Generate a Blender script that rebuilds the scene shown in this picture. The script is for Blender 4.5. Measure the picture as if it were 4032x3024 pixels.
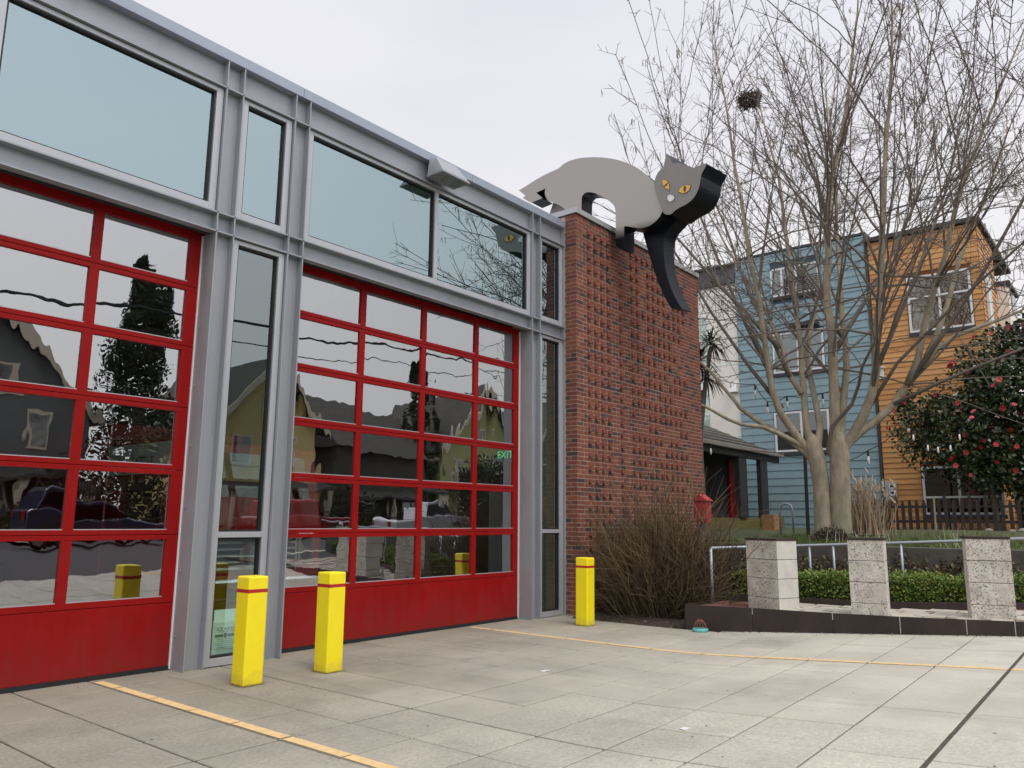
import bpy, math, random
from mathutils import Matrix, Vector, noise
rnd = random.Random(7)
SC = bpy.context.scene
COL = SC.collection
for o in list(bpy.data.objects):
    bpy.data.objects.remove(o)

# ------------------------------------------------------------------ camera
YAW, PITCH, ROLL, F = math.radians(50.89), math.radians(9.857), math.radians(0.454), 3094.19
d = Vector((math.sin(YAW)*math.cos(PITCH), math.cos(YAW)*math.cos(PITCH), math.sin(PITCH)))
r0 = Vector((math.cos(YAW), -math.sin(YAW), 0)); u0 = r0.cross(d)
cr, srl = math.cos(ROLL), math.sin(ROLL)
rr = r0*cr + u0*srl; uu = u0*cr - r0*srl
cam = bpy.data.objects.new('camera', bpy.data.cameras.new('camera')); COL.objects.link(cam)
cam.matrix_world = Matrix(((rr.x, uu.x, -d.x, 0), (rr.y, uu.y, -d.y, 0), (rr.z, uu.z, -d.z, 1.6), (0, 0, 0, 1)))
cam.data.sensor_width = 36; cam.data.lens = F/4032*36
cam.data.clip_start = 0.05; cam.data.clip_end = 900
SC.camera = cam
CAM = Vector((0, 0, 1.6))

# ------------------------------------------------------------------ sky, sun, exposure
SUN_EL, SUN_AZ = math.radians(60), math.radians(198)     # azimuth measured from +Y towards +X
W = bpy.data.worlds.new('World'); SC.world = W; W.use_nodes = True
nt = W.node_tree; nt.nodes.clear()
def N(t, ty, **kw):
    n = t.nodes.new(ty)
    for k, v in kw.items(): setattr(n, k, v)
    return n
out = N(nt, 'ShaderNodeOutputWorld'); bg = N(nt, 'ShaderNodeBackground')
sky = N(nt, 'ShaderNodeTexSky', sky_type='NISHITA'); sky.sun_disc = False
sky.sun_elevation = SUN_EL; sky.sun_rotation = SUN_AZ; sky.dust_density = 4.0; sky.air_density = 1.2
tc = N(nt, 'ShaderNodeTexCoord')
mp = N(nt, 'ShaderNodeMapping'); mp.inputs['Scale'].default_value = (1.0, 1.0, 3.2)
nz = N(nt, 'ShaderNodeTexNoise'); nz.inputs['Scale'].default_value = 2.2; nz.inputs['Detail'].default_value = 5; nz.inputs['Roughness'].default_value = 0.45
rp = N(nt, 'ShaderNodeValToRGB')
rp.color_ramp.elements[0].position = 0.3; rp.color_ramp.elements[0].color = (7.1, 7.15, 8.0, 1)
rp.color_ramp.elements[1].position = 0.72; rp.color_ramp.elements[1].color = (8.15, 8.1, 8.6, 1)
mx = N(nt, 'ShaderNodeMix', data_type='RGBA'); mx.inputs[0].default_value = 0.93
nt.links.new(tc.outputs['Generated'], mp.inputs[0]); nt.links.new(mp.outputs[0], nz.inputs['Vector'])
nt.links.new(nz.outputs['Fac'], rp.inputs[0]); nt.links.new(sky.outputs[0], mx.inputs[6]); nt.links.new(rp.outputs[0], mx.inputs[7])
# thin cloud is brighter round the veiled sun (the sky mirrored in the glass shows it)
vd = N(nt, 'ShaderNodeVectorMath', operation='DOT_PRODUCT'); vd.inputs[1].default_value = (math.sin(SUN_AZ)*math.cos(SUN_EL), math.cos(SUN_AZ)*math.cos(SUN_EL), math.sin(SUN_EL))
lr = N(nt, 'ShaderNodeMapRange', interpolation_type='SMOOTHSTEP'); lr.inputs[1].default_value = 0.12; lr.inputs[2].default_value = 1.0; lr.inputs[3].default_value = 1.0; lr.inputs[4].default_value = 1.7
nt.links.new(tc.outputs['Generated'], vd.inputs[0]); nt.links.new(vd.outputs['Value'], lr.inputs[0])
vm = N(nt, 'ShaderNodeVectorMath', operation='SCALE'); # overcast whitens gently towards the horizon all round
sz = N(nt, 'ShaderNodeSeparateXYZ'); nt.links.new(tc.outputs['Generated'], sz.inputs[0])
hz = N(nt, 'ShaderNodeMapRange'); hz.inputs[1].default_value = 0.1; hz.inputs[2].default_value = 0.65; hz.inputs[3].default_value = 1.0; hz.inputs[4].default_value = 0.0; nt.links.new(sz.outputs[2], hz.inputs[0])
hm = N(nt, 'ShaderNodeMix', data_type='RGBA'); hm.inputs[7].default_value = (8.75, 8.6, 8.6, 1); nt.links.new(hz.outputs[0], hm.inputs[0]); nt.links.new(mx.outputs[2], hm.inputs[6])
nt.links.new(hm.outputs[2], vm.inputs[0]); nt.links.new(lr.outputs[0], vm.inputs['Scale'])
nt.links.new(vm.outputs[0], bg.inputs[0]); bg.inputs[1].default_value = 0.0885
nt.links.new(bg.outputs[0], out.inputs[0])
sl = bpy.data.lights.new('sun', 'SUN'); sl.energy = 1.3; sl.angle = math.radians(22); sl.color = (1, 0.95, 0.88)
sun = bpy.data.objects.new('sun', sl); COL.objects.link(sun)
sv = Vector((math.sin(SUN_AZ)*math.cos(SUN_EL), math.cos(SUN_AZ)*math.cos(SUN_EL), math.sin(SUN_EL)))
sun.rotation_euler = sv.to_track_quat('Z', 'Y').to_euler()
SC.view_settings.view_transform = 'Standard'; SC.view_settings.look = 'None'
SC.view_settings.exposure = 0.3; SC.view_settings.gamma = 1.0; SC.view_settings.use_curve_mapping = False
SC.render.engine = 'CYCLES'
SC.cycles.max_bounces = 12; SC.cycles.transparent_max_bounces = 24; SC.cycles.glossy_bounces = 6

# ------------------------------------------------------------------ helpers
class MB:
    def __init__(s): s.v = []; s.f = []
    def quad(s, a, b, c, e):
        n = len(s.v); s.v += [a, b, c, e]; s.f.append((n, n+1, n+2, n+3)); return s
    def tri(s, a, b, c):
        n = len(s.v); s.v += [a, b, c]; s.f.append((n, n+1, n+2)); return s
    def box(s, x0, x1, y0, y1, z0, z1):
        n = len(s.v)
        s.v += [(x0, y0, z0), (x1, y0, z0), (x1, y1, z0), (x0, y1, z0), (x0, y0, z1), (x1, y0, z1), (x1, y1, z1), (x0, y1, z1)]
        s.f += [(n, n+3, n+2, n+1), (n+4, n+5, n+6, n+7), (n, n+1, n+5, n+4), (n+1, n+2, n+6, n+5), (n+2, n+3, n+7, n+6), (n+3, n, n+4, n+7)]
        return s
    def hexa(s, p):       # 8 points: bottom loop then top loop
        n = len(s.v); s.v += [tuple(q) for q in p]
        s.f += [(n, n+3, n+2, n+1), (n+4, n+5, n+6, n+7), (n, n+1, n+5, n+4), (n+1, n+2, n+6, n+5), (n+2, n+3, n+7, n+6), (n+3, n, n+4, n+7)]
        return s
    def prism(s, front, ext):       # polygon extruded along a vector
        n = len(s.v); m = len(front); e = Vector(ext)
        s.v += [tuple(Vector(p)) for p in front] + [tuple(Vector(p)+e) for p in front]
        s.f.append(tuple(range(n, n+m))); s.f.append(tuple(range(n+2*m-1, n+m-1, -1)))
        for i in range(m):
            j = (i+1) % m; s.f.append((n+i, n+m+i, n+m+j, n+j))
        return s
    def tube(s, pts, rad, k=6, cap=True):
        pts = [Vector(p) for p in pts]; n0 = len(s.v); m = len(pts)
        if not hasattr(rad, '__len__'): rad = [rad]*m
        t = (pts[1]-pts[0]).normalized(); a = t.orthogonal().normalized()
        for i in range(m):
            if i == 0: t = pts[1]-pts[0]
            elif i == m-1: t = pts[-1]-pts[-2]
            else: t = pts[i+1]-pts[i-1]
            t.normalize(); a = (a - t*a.dot(t))
            a = a.normalized() if a.length > 1e-6 else t.orthogonal().normalized()
            b = t.cross(a)
            for j in range(k):
                w = 2*math.pi*j/k
                q = pts[i] + (a*math.cos(w)+b*math.sin(w))*rad[i]; s.v.append((q.x, q.y, q.z))
        for i in range(m-1):
            for j in range(k):
                j2 = (j+1) % k
                s.f.append((n0+i*k+j, n0+i*k+j2, n0+(i+1)*k+j2, n0+(i+1)*k+j))
        if cap and k > 3:
            s.f.append(tuple(n0+j for j in range(k-1, -1, -1))); s.f.append(tuple(n0+(m-1)*k+j for j in range(k)))
        return s
    def lathe(s, prof, c, k=16, axis='z'):
        n = len(s.v); m = len(prof)
        for (r_, h) in prof:
            for j in range(k):
                w = 2*math.pi*j/k; a, b = r_*math.cos(w), r_*math.sin(w)
                q = (a, b, h) if axis == 'z' else ((a, h, b) if axis == 'y' else (h, a, b))
                s.v.append((c[0]+q[0], c[1]+q[1], c[2]+q[2]))
        for i in range(m-1):
            for j in range(k):
                j2 = (j+1) % k; s.f.append((n+i*k+j, n+i*k+j2, n+(i+1)*k+j2, n+(i+1)*k+j))
        s.f.append(tuple(n+j for j in range(k-1, -1, -1))); s.f.append(tuple(n+(m-1)*k+j for j in range(k)))
        return s
    def mesh(s, name, mat=None, smooth=False):
        me = bpy.data.meshes.new(name); me.from_pydata(s.v, [], s.f); me.update()
        if mat: me.materials.append(mat)
        if smooth: me.polygons.foreach_set('use_smooth', [True]*len(me.polygons))
        return me
    def build(s, name, mat=None, parent=None, smooth=False, bevel=0, kind=None):
        return link(name, s.mesh(name, mat, smooth), parent, bevel, kind)
PW = {}
def link(name, me, parent=None, bevel=0, kind=None):
    o = bpy.data.objects.new(name, me); COL.objects.link(o)
    if parent is not None:
        o.parent = parent
        if parent.type == 'EMPTY': o.matrix_parent_inverse = Matrix.Translation(-Vector(parent.location))
    if bevel:
        b = o.modifiers.new('bevel', 'BEVEL'); b.width = bevel; b.segments = 2; b.limit_method = 'ANGLE'; b.angle_limit = math.radians(40)
    if kind: o['kind'] = kind
    return o
def thing(name, label, cat, loc=(0, 0, 0), group=None):
    o = bpy.data.objects.new(name, None); COL.objects.link(o); o.location = loc; o.empty_display_size = 0.2
    return tag(o, label, cat, group)
def tag(o, label, cat, group=None):
    o['label'] = label; o['category'] = cat
    if group: o['group'] = group
    return o
def struct(o): o['kind'] = 'structure'; return o
def copy_tree(o, parent=None):
    c = o.copy(); COL.objects.link(c)
    if parent is not None: c.parent = parent
    for ch in list(o.children): copy_tree(ch, c)
    return c

# ------------------------------------------------------------------ materials
def mat(name, col, rough=0.6, metal=0.0, var=0.0, vscale=3.0, bump=0.0, bscale=40.0, spec=0.5, col2=None, stretch=(1, 1, 1), island=None, obrand=None, coat=0.0, trans=0.0, blotch=None):
    m = bpy.data.materials.new(name); m.use_nodes = True; t = m.node_tree; b = t.nodes['Principled BSDF']
    b.inputs['Roughness'].default_value = rough; b.inputs['Metallic'].default_value = metal
    b.inputs['Specular IOR Level'].default_value = spec; b.inputs['Coat Weight'].default_value = coat
    b.inputs['Base Color'].default_value = (*col, 1)
    g = N(t, 'ShaderNodeNewGeometry'); src = None
    if var or bump or blotch:
        mpn = N(t, 'ShaderNodeMapping'); mpn.inputs['Scale'].default_value = stretch; t.links.new(g.outputs['Position'], mpn.inputs[0])
    ramp_cols = island or obrand
    if ramp_cols:
        rp = N(t, 'ShaderNodeValToRGB'); cs = ramp_cols
        rp.color_ramp.interpolation = 'CONSTANT' if len(cs) > 3 else 'LINEAR'
        while len(rp.color_ramp.elements) < len(cs): rp.color_ramp.elements.new(0.5)
        for i, c in enumerate(cs):
            rp.color_ramp.elements[i].position = i/len(cs) if len(cs) > 3 else i/max(1, len(cs)-1)
        for i, c in enumerate(cs): rp.color_ramp.elements[i].color = (*c, 1)
        if island: t.links.new(g.outputs['Random Per Island'], rp.inputs[0])
        else:
            oi = N(t, 'ShaderNodeObjectInfo'); t.links.new(oi.outputs['Random'], rp.inputs[0])
        src = rp.outputs[0]
    if var:
        n = N(t, 'ShaderNodeTexNoise'); n.inputs['Scale'].default_value = vscale; n.inputs['Detail'].default_value = 6; n.inputs['Roughness'].default_value = 0.6
        t.links.new(mpn.outputs[0], n.inputs['Vector'])
        if col2 is not None:
            r2 = N(t, 'ShaderNodeValToRGB'); r2.color_ramp.elements[0].position = 0.36; r2.color_ramp.elements[1].position = 0.64
            r2.color_ramp.elements[0].color = (*col, 1); r2.color_ramp.elements[1].color = (*col2, 1)
            t.links.new(n.outputs['Fac'], r2.inputs[0])
            src = r2.outputs[0]
        else:
            r2 = N(t, 'ShaderNodeMapRange'); r2.inputs[1].default_value = 0.3; r2.inputs[2].default_value = 0.7
            r2.inputs[3].default_value = 1-var; r2.inputs[4].default_value = 1+var; t.links.new(n.outputs['Fac'], r2.inputs[0])
            mu = N(t, 'ShaderNodeMix', data_type='RGBA', blend_type='MULTIPLY'); mu.inputs[0].default_value = 1
            if src: t.links.new(src, mu.inputs[6])
            else: mu.inputs[6].default_value = (*col, 1)
            t.links.new(r2.outputs[0], mu.inputs[7]); src = mu.outputs[2]
    if blotch:      # (colour, scale, threshold, strength)
        bc, bs, th, st = blotch
        n = N(t, 'ShaderNodeTexNoise'); n.inputs['Scale'].default_value = bs; n.inputs['Detail'].default_value = 7; n.inputs['Roughness'].default_value = 0.65
        t.links.new(mpn.outputs[0], n.inputs['Vector'])
        r3 = N(t, 'ShaderNodeMapRange'); r3.inputs[1].default_value = th; r3.inputs[2].default_value = th+0.14; r3.inputs[4].default_value = st
        t.links.new(n.outputs['Fac'], r3.inputs[0])
        mu = N(t, 'ShaderNodeMix', data_type='RGBA'); t.links.new(r3.outputs[0], mu.inputs[0])
        if src: t.links.new(src, mu.inputs[6])
        else: mu.inputs[6].default_value = (*col, 1)
        mu.inputs[7].default_value = (*bc, 1); src = mu.outputs[2]
    if src: t.links.new(src, b.inputs['Base Color'])
    if bump:
        n = N(t, 'ShaderNodeTexNoise'); n.inputs['Scale'].default_value = bscale; n.inputs['Detail'].default_value = 4
        t.links.new(mpn.outputs[0], n.inputs['Vector'])
        bm = N(t, 'ShaderNodeBump'); bm.inputs['Strength'].default_value = bump; bm.inputs['Distance'].default_value = 0.01
        t.links.new(n.outputs['Fac'], bm.inputs['Height']); t.links.new(bm.outputs[0], b.inputs['Normal'])
    if trans: b.inputs['Transmission Weight'].default_value = trans
    return m
def glass(name, ior, tint, gl, wav=0.0, wscale=1.5, dist=0.05):
    m = bpy.data.materials.new(name); m.use_nodes = True; t = m.node_tree; t.nodes.clear()
    o = N(t, 'ShaderNodeOutputMaterial'); mx = N(t, 'ShaderNodeMixShader'); fr = N(t, 'ShaderNodeFresnel'); fr.inputs['IOR'].default_value = ior
    tr = N(t, 'ShaderNodeBsdfTransparent'); tr.inputs[0].default_value = (*tint, 1)
    g = N(t, 'ShaderNodeBsdfGlossy'); g.inputs['Roughness'].default_value = 0.0; g.inputs['Color'].default_value = (*gl, 1)
    gb = N(t, 'ShaderNodeNewGeometry'); iv = N(t, 'ShaderNodeMath', operation='SUBTRACT'); iv.inputs[0].default_value = 1.0; t.links.new(gb.outputs['Backfacing'], iv.inputs[1])
    ml = N(t, 'ShaderNodeMath', operation='MULTIPLY'); t.links.new(fr.outputs[0], ml.inputs[0]); t.links.new(iv.outputs[0], ml.inputs[1])
    t.links.new(ml.outputs[0], mx.inputs[0]); t.links.new(tr.outputs[0], mx.inputs[1]); t.links.new(g.outputs[0], mx.inputs[2]); t.links.new(mx.outputs[0], o.inputs[0])
    if wav:
        ge = N(t, 'ShaderNodeNewGeometry'); n = N(t, 'ShaderNodeTexNoise'); n.inputs['Scale'].default_value = wscale; n.inputs['Detail'].default_value = 2.0
        n.inputs['Roughness'].default_value = 0.35
        mpn = N(t, 'ShaderNodeMapping'); mpn.inputs['Scale'].default_value = (1.5, 1, 0.8); t.links.new(ge.outputs['Position'], mpn.inputs[0]); t.links.new(mpn.outputs[0], n.inputs['Vector'])
        bm = N(t, 'ShaderNodeBump'); bm.inputs['Strength'].default_value = wav; bm.inputs['Distance'].default_value = dist
        t.links.new(n.outputs['Fac'], bm.inputs['Height']); t.links.new(bm.outputs[0], g.inputs['Normal'])
    return m
def emis(name, col, s):
    m = bpy.data.materials.new(name); m.use_nodes = True; b = m.node_tree.nodes['Principled BSDF']
    b.inputs['Base Color'].default_value = (*col, 1); b.inputs['Emission Color'].default_value = (*col, 1); b.inputs['Emission Strength'].default_value = s
    return m

M = {}
M['steel'] = mat('painted_steel', (0.31, 0.325, 0.35), 0.42, 0.25, var=0.07, vscale=2.0, spec=0.5, stretch=(1, 1, 0.3), blotch=((0.22, 0.215, 0.22), 2.6, 0.60, 0.55))
M['alu'] = mat('aluminium_frame', (0.43, 0.445, 0.47), 0.38, 0.35, var=0.04, vscale=3)
M['cap'] = mat('parapet_metal', (0.33, 0.37, 0.44), 0.35, 0.3, var=0.05, vscale=0.8)
M['gasket'] = mat('black_rubber', (0.012, 0.012, 0.014), 0.6)
M['red'] = mat('red_door_paint', (0.25, 0.005, 0.005), 0.42, var=0.10, vscale=1.2, spec=0.16, blotch=((0.21, 0.016, 0.015), 2.2, 0.58, 0.5))
t = M['red'].node_tree; b_ = t.nodes['Principled BSDF']; src_ = b_.inputs['Base Color'].links[0].from_socket
g_ = N(t, 'ShaderNodeNewGeometry'); sx_ = N(t, 'ShaderNodeSeparateXYZ'); t.links.new(g_.outputs['Position'], sx_.inputs[0])
mp_ = N(t, 'ShaderNodeMapping'); mp_.inputs['Scale'].default_value = (5, 5, 1.2); t.links.new(g_.outputs['Position'], mp_.inputs[0])
n_ = N(t, 'ShaderNodeTexNoise'); n_.inputs['Scale'].default_value = 1.6; n_.inputs['Detail'].default_value = 8; t.links.new(mp_.outputs[0], n_.inputs['Vector'])
ma_ = N(t, 'ShaderNodeMath', operation='MULTIPLY_ADD'); ma_.inputs[1].default_value = -.9; t.links.new(n_.outputs['Fac'], ma_.inputs[0]); t.links.new(sx_.outputs[2], ma_.inputs[2])
mr_ = N(t, 'ShaderNodeMapRange'); mr_.inputs[1].default_value = -.5; mr_.inputs[2].default_value = .15; mr_.inputs[3].default_value = .38; mr_.inputs[4].default_value = 0; t.links.new(ma_.outputs[0], mr_.inputs[0])
mx_ = N(t, 'ShaderNodeMix', data_type='RGBA'); t.links.new(mr_.outputs[0], mx_.inputs[0]); t.links.new(src_, mx_.inputs[6]); mx_.inputs[7].default_value = (.16, .035, .03, 1); t.links.new(mx_.outputs[2], b_.inputs['Base Color'])
r_ = N(t, 'ShaderNodeMapRange'); r_.inputs[1].default_value = .3; r_.inputs[2].default_value = .7; r_.inputs[3].default_value = .32; r_.inputs[4].default_value = .6; t.links.new(n_.outputs['Fac'], r_.inputs[0]); t.links.new(r_.outputs[0], b_.inputs['Roughness'])
M['upglass'] = glass('coated_window_glass', 6.5, (0.5, 0.66, 0.64), (0.54, 0.68, 0.71), 0.04, 0.5, 0.02)
M['doorglass'] = glass('wavy_door_glass', 4.3, (0.92, 0.95, 0.93), (0.96, 0.98, 1.0), 0.07, 1.7, 0.05)
M['lowglass'] = glass('clear_window_glass', 2.9, (0.85, 0.96, 0.92), (0.85, 0.97, 0.98), 0.05, 1.2, 0.03)
M['housegl'] = glass('house_window_glass', 2.4, (0.35, 0.37, 0.37), (0.9, 0.95, 0.95))
M['yellow'] = mat('yellow_bollard_paint', (0.90, 0.74, 0.012), 0.42, var=0.04, vscale=6, bump=0.05, bscale=60, blotch=((0.5, 0.42, 0.05), 5, 0.72, 0.5))
t = M['yellow'].node_tree; b_ = t.nodes['Principled BSDF']; src_ = b_.inputs['Base Color'].links[0].from_socket
g_ = N(t, 'ShaderNodeNewGeometry'); sx_ = N(t, 'ShaderNodeSeparateXYZ'); t.links.new(g_.outputs['Position'], sx_.inputs[0])
n_ = N(t, 'ShaderNodeTexNoise'); n_.inputs['Scale'].default_value = 14; n_.inputs['Detail'].default_value = 6; t.links.new(g_.outputs['Position'], n_.inputs['Vector'])
ma_ = N(t, 'ShaderNodeMath', operation='MULTIPLY_ADD'); ma_.inputs[1].default_value = -.22; t.links.new(n_.outputs['Fac'], ma_.inputs[0]); t.links.new(sx_.outputs[2], ma_.inputs[2])
mr_ = N(t, 'ShaderNodeMapRange'); mr_.inputs[1].default_value = -.11; mr_.inputs[2].default_value = .03; mr_.inputs[3].default_value = .4; mr_.inputs[4].default_value = 0; t.links.new(ma_.outputs[0], mr_.inputs[0])
mx_ = N(t, 'ShaderNodeMix', data_type='RGBA'); t.links.new(mr_.outputs[0], mx_.inputs[0]); t.links.new(src_, mx_.inputs[6]); mx_.inputs[7].default_value = (.28, .22, .07, 1); t.links.new(mx_.outputs[2], b_.inputs['Base Color'])
M['redtape'] = mat('red_tape', (0.42, 0.014, 0.012), 0.45)
def concrete(name, fine):
    m = mat(name, (0.47, 0.445, 0.372), 0.88, var=0.12, vscale=1.0, bump=0.35 if fine else 0.6, bscale=90 if fine else 55, blotch=((0.31, 0.285, 0.24), 0.8, 0.54, 0.5))
    t = m.node_tree; b = t.nodes['Principled BSDF']; src = b.inputs['Base Color'].links[0].from_socket
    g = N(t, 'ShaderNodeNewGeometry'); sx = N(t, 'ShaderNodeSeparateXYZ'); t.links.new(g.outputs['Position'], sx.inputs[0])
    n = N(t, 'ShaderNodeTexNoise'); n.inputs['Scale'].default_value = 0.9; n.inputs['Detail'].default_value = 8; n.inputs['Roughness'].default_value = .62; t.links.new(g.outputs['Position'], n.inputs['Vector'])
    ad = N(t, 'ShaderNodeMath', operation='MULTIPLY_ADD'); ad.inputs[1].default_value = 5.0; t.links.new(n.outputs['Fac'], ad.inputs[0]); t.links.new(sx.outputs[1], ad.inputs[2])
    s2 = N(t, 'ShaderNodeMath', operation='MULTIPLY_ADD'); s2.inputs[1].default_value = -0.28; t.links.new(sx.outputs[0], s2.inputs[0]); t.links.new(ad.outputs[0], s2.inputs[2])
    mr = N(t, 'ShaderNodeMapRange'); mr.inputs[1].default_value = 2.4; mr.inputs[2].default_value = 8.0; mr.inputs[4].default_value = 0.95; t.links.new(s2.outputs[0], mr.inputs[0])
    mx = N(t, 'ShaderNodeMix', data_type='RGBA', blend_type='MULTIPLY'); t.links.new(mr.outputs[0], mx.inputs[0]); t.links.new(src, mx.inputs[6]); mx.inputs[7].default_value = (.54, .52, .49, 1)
    # sand grains and small dark specks
    n3 = N(t, 'ShaderNodeTexNoise'); n3.inputs['Scale'].default_value = 42 if fine else 30; n3.inputs['Detail'].default_value = 5; n3.inputs['Roughness'].default_value = .8; t.links.new(g.outputs['Position'], n3.inputs['Vector'])
    r3 = N(t, 'ShaderNodeMapRange'); r3.inputs[1].default_value = .3; r3.inputs[2].default_value = .7; k = .10 if fine else .24; r3.inputs[3].default_value = 1-k; r3.inputs[4].default_value = 1+k; t.links.new(n3.outputs['Fac'], r3.inputs[0])
    oi = N(t, 'ShaderNodeObjectInfo'); r4 = N(t, 'ShaderNodeMapRange'); r4.inputs[3].default_value = .95; r4.inputs[4].default_value = 1.04; t.links.new(oi.outputs['Random'], r4.inputs[0])
    mm = N(t, 'ShaderNodeMath', operation='MULTIPLY'); t.links.new(r3.outputs[0], mm.inputs[0]); t.links.new(r4.outputs[0], mm.inputs[1])
    m2 = N(t, 'ShaderNodeMix', data_type='RGBA', blend_type='MULTIPLY'); m2.inputs[0].default_value = 1; t.links.new(mx.outputs[2], m2.inputs[6]); t.links.new(mm.outputs[0], m2.inputs[7])
    mp = N(t, 'ShaderNodeMapping'); mp.inputs['Scale'].default_value = (2.6, .22, 1); mp.inputs['Rotation'].default_value = (0, 0, .05); t.links.new(g.outputs['Position'], mp.inputs[0])
    n4 = N(t, 'ShaderNodeTexNoise'); n4.inputs['Scale'].default_value = 1.3; n4.inputs['Detail'].default_value = 5; t.links.new(mp.outputs[0], n4.inputs['Vector'])
    r5 = N(t, 'ShaderNodeMapRange'); r5.inputs[1].default_value = .58; r5.inputs[2].default_value = .74; r5.inputs[4].default_value = .38; t.links.new(n4.outputs['Fac'], r5.inputs[0])
    m4 = N(t, 'ShaderNodeMix', data_type='RGBA', blend_type='MULTIPLY'); t.links.new(r5.outputs[0], m4.inputs[0]); t.links.new(m2.outputs[2], m4.inputs[6]); m4.inputs[7].default_value = (.55, .53, .52, 1)
    n6 = N(t, 'ShaderNodeTexNoise'); n6.inputs['Scale'].default_value = 5.5; n6.inputs['Detail'].default_value = 3; t.links.new(g.outputs['Position'], n6.inputs['Vector'])
    r6 = N(t, 'ShaderNodeMapRange'); r6.inputs[1].default_value = .72; r6.inputs[2].default_value = .78; r6.inputs[4].default_value = .45; t.links.new(n6.outputs['Fac'], r6.inputs[0])
    m6 = N(t, 'ShaderNodeMix', data_type='RGBA', blend_type='MULTIPLY'); t.links.new(r6.outputs[0], m6.inputs[0]); t.links.new(m4.outputs[2], m6.inputs[6]); m6.inputs[7].default_value = (.45, .42, .39, 1)
    t.links.new(m6.outputs[2], b.inputs['Base Color']); return m
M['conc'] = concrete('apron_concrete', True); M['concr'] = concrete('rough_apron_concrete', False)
M['joint'] = mat('joint_dirt', (0.12, 0.107, 0.088), 0.95, var=0.3, vscale=9)
M['filler'] = mat('dark_joint_filler', (0.075, 0.060, 0.044), 0.95, var=0.5, vscale=25, bump=0.6, bscale=80)
M['line'] = mat('worn_yellow_road_paint', (0.68, 0.475, 0.225), 0.8, var=0.14, vscale=14, blotch=((0.45, 0.36, 0.23), 9, 0.60, 0.7))
BR = [(0.20, 0.074, 0.048), (0.225, 0.083, 0.052), (0.17, 0.064, 0.046), (0.24, 0.095, 0.052), (0.205, 0.078, 0.055), (0.235, 0.10, 0.058), (0.15, 0.060, 0.045), (0.215, 0.083, 0.052), (0.18, 0.070, 0.048), (0.10, 0.060, 0.050), (0.20, 0.08, 0.052), (0.065, 0.050, 0.052)]
BR = [(a*.90, b_*.74, c*.70) for a, b_, c in BR]
M['brick'] = mat('brick', BR[0], 0.85, var=0.16, vscale=30, bump=0.35, bscale=90, obrand=BR)
M['bricks'] = mat('brick_field', BR[0], 0.85, var=0.16, vscale=30, bump=0.35, bscale=90, island=BR)
M['brickp'] = mat('projecting_brick', (0.20, 0.064, 0.041), 0.85, var=0.14, vscale=20, bump=0.3, bscale=90)
M['mortar'] = mat('mortar', (0.43, 0.335, 0.27), 0.95, var=0.15, vscale=14)
M['coping'] = mat('coping_metal', (0.42, 0.43, 0.44), 0.4, 0.3, var=0.05, vscale=2)
M['rust'] = mat('rusty_steel', (0.034, 0.021, 0.017), 0.8, var=0.35, vscale=2.2, bump=0.15, bscale=50, blotch=((0.075, 0.032, 0.019), 1.8, 0.6, 0.5), stretch=(1, 1, 0.5))
M['soil'] = mat('mulch_soil', (0.045, 0.032, 0.022), 0.95, var=0.5, vscale=18, bump=1.0, bscale=35, blotch=((0.10, 0.065, 0.04), 14, 0.58, 0.7))
M['paver'] = mat('pale_paver', (0.46, 0.42, 0.35), 0.9, var=0.15, vscale=5, bump=0.2, bscale=80)
M['gravel'] = mat('red_gravel', (0.17, 0.075, 0.055), 0.95, var=0.5, vscale=40, bump=1.0, bscale=60)
M['galv'] = mat('galvanised_pipe', (0.33, 0.36, 0.39), 0.4, 0.5, var=0.08, vscale=8)
M['retain'] = mat('weathered_retaining_concrete', (0.085, 0.078, 0.066), 0.95, var=0.35, vscale=2.0, bump=0.4, bscale=25, blotch=((0.05, 0.055, 0.028), 1.3, 0.52, 0.8))
M['grassland'] = mat('lawn_soil', (0.060, 0.075, 0.025), 0.95, var=0.4, vscale=3.0, bump=0.6, bscale=30, blotch=((0.075, 0.055, 0.035), 0.9, 0.5, 0.9))
M['road'] = mat('asphalt', (0.055, 0.055, 0.057), 0.9, var=0.15, vscale=6, bump=0.3, bscale=120)
M['white'] = mat('white_paint', (0.72, 0.72, 0.72), 0.5, var=0.03)
M['black'] = mat('black_paint', (0.015, 0.015, 0.017), 0.5)
M['chrome'] = mat('chrome', (0.75, 0.75, 0.76), 0.12, 1.0)
M['tyre'] = mat('tyre_rubber', (0.018, 0.018, 0.018), 0.8)
M['dark_int'] = mat('interior_wall', (0.10, 0.10, 0.093), 0.8, var=0.1, vscale=1)
M['intfloor'] = mat('interior_floor', (0.07, 0.07, 0.068), 0.45, var=0.2, vscale=1)

def gz(X, Y):
    t = (3.5+(X-5.7)*0.31-Y)/0.25
    z = 0.065*0.25*(math.log1p(math.exp(t)) if t < 30 else t)
    return z if z < 0.45 else 0.45+0.2*(1-math.exp(-(z-0.45)/0.2))

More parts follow.
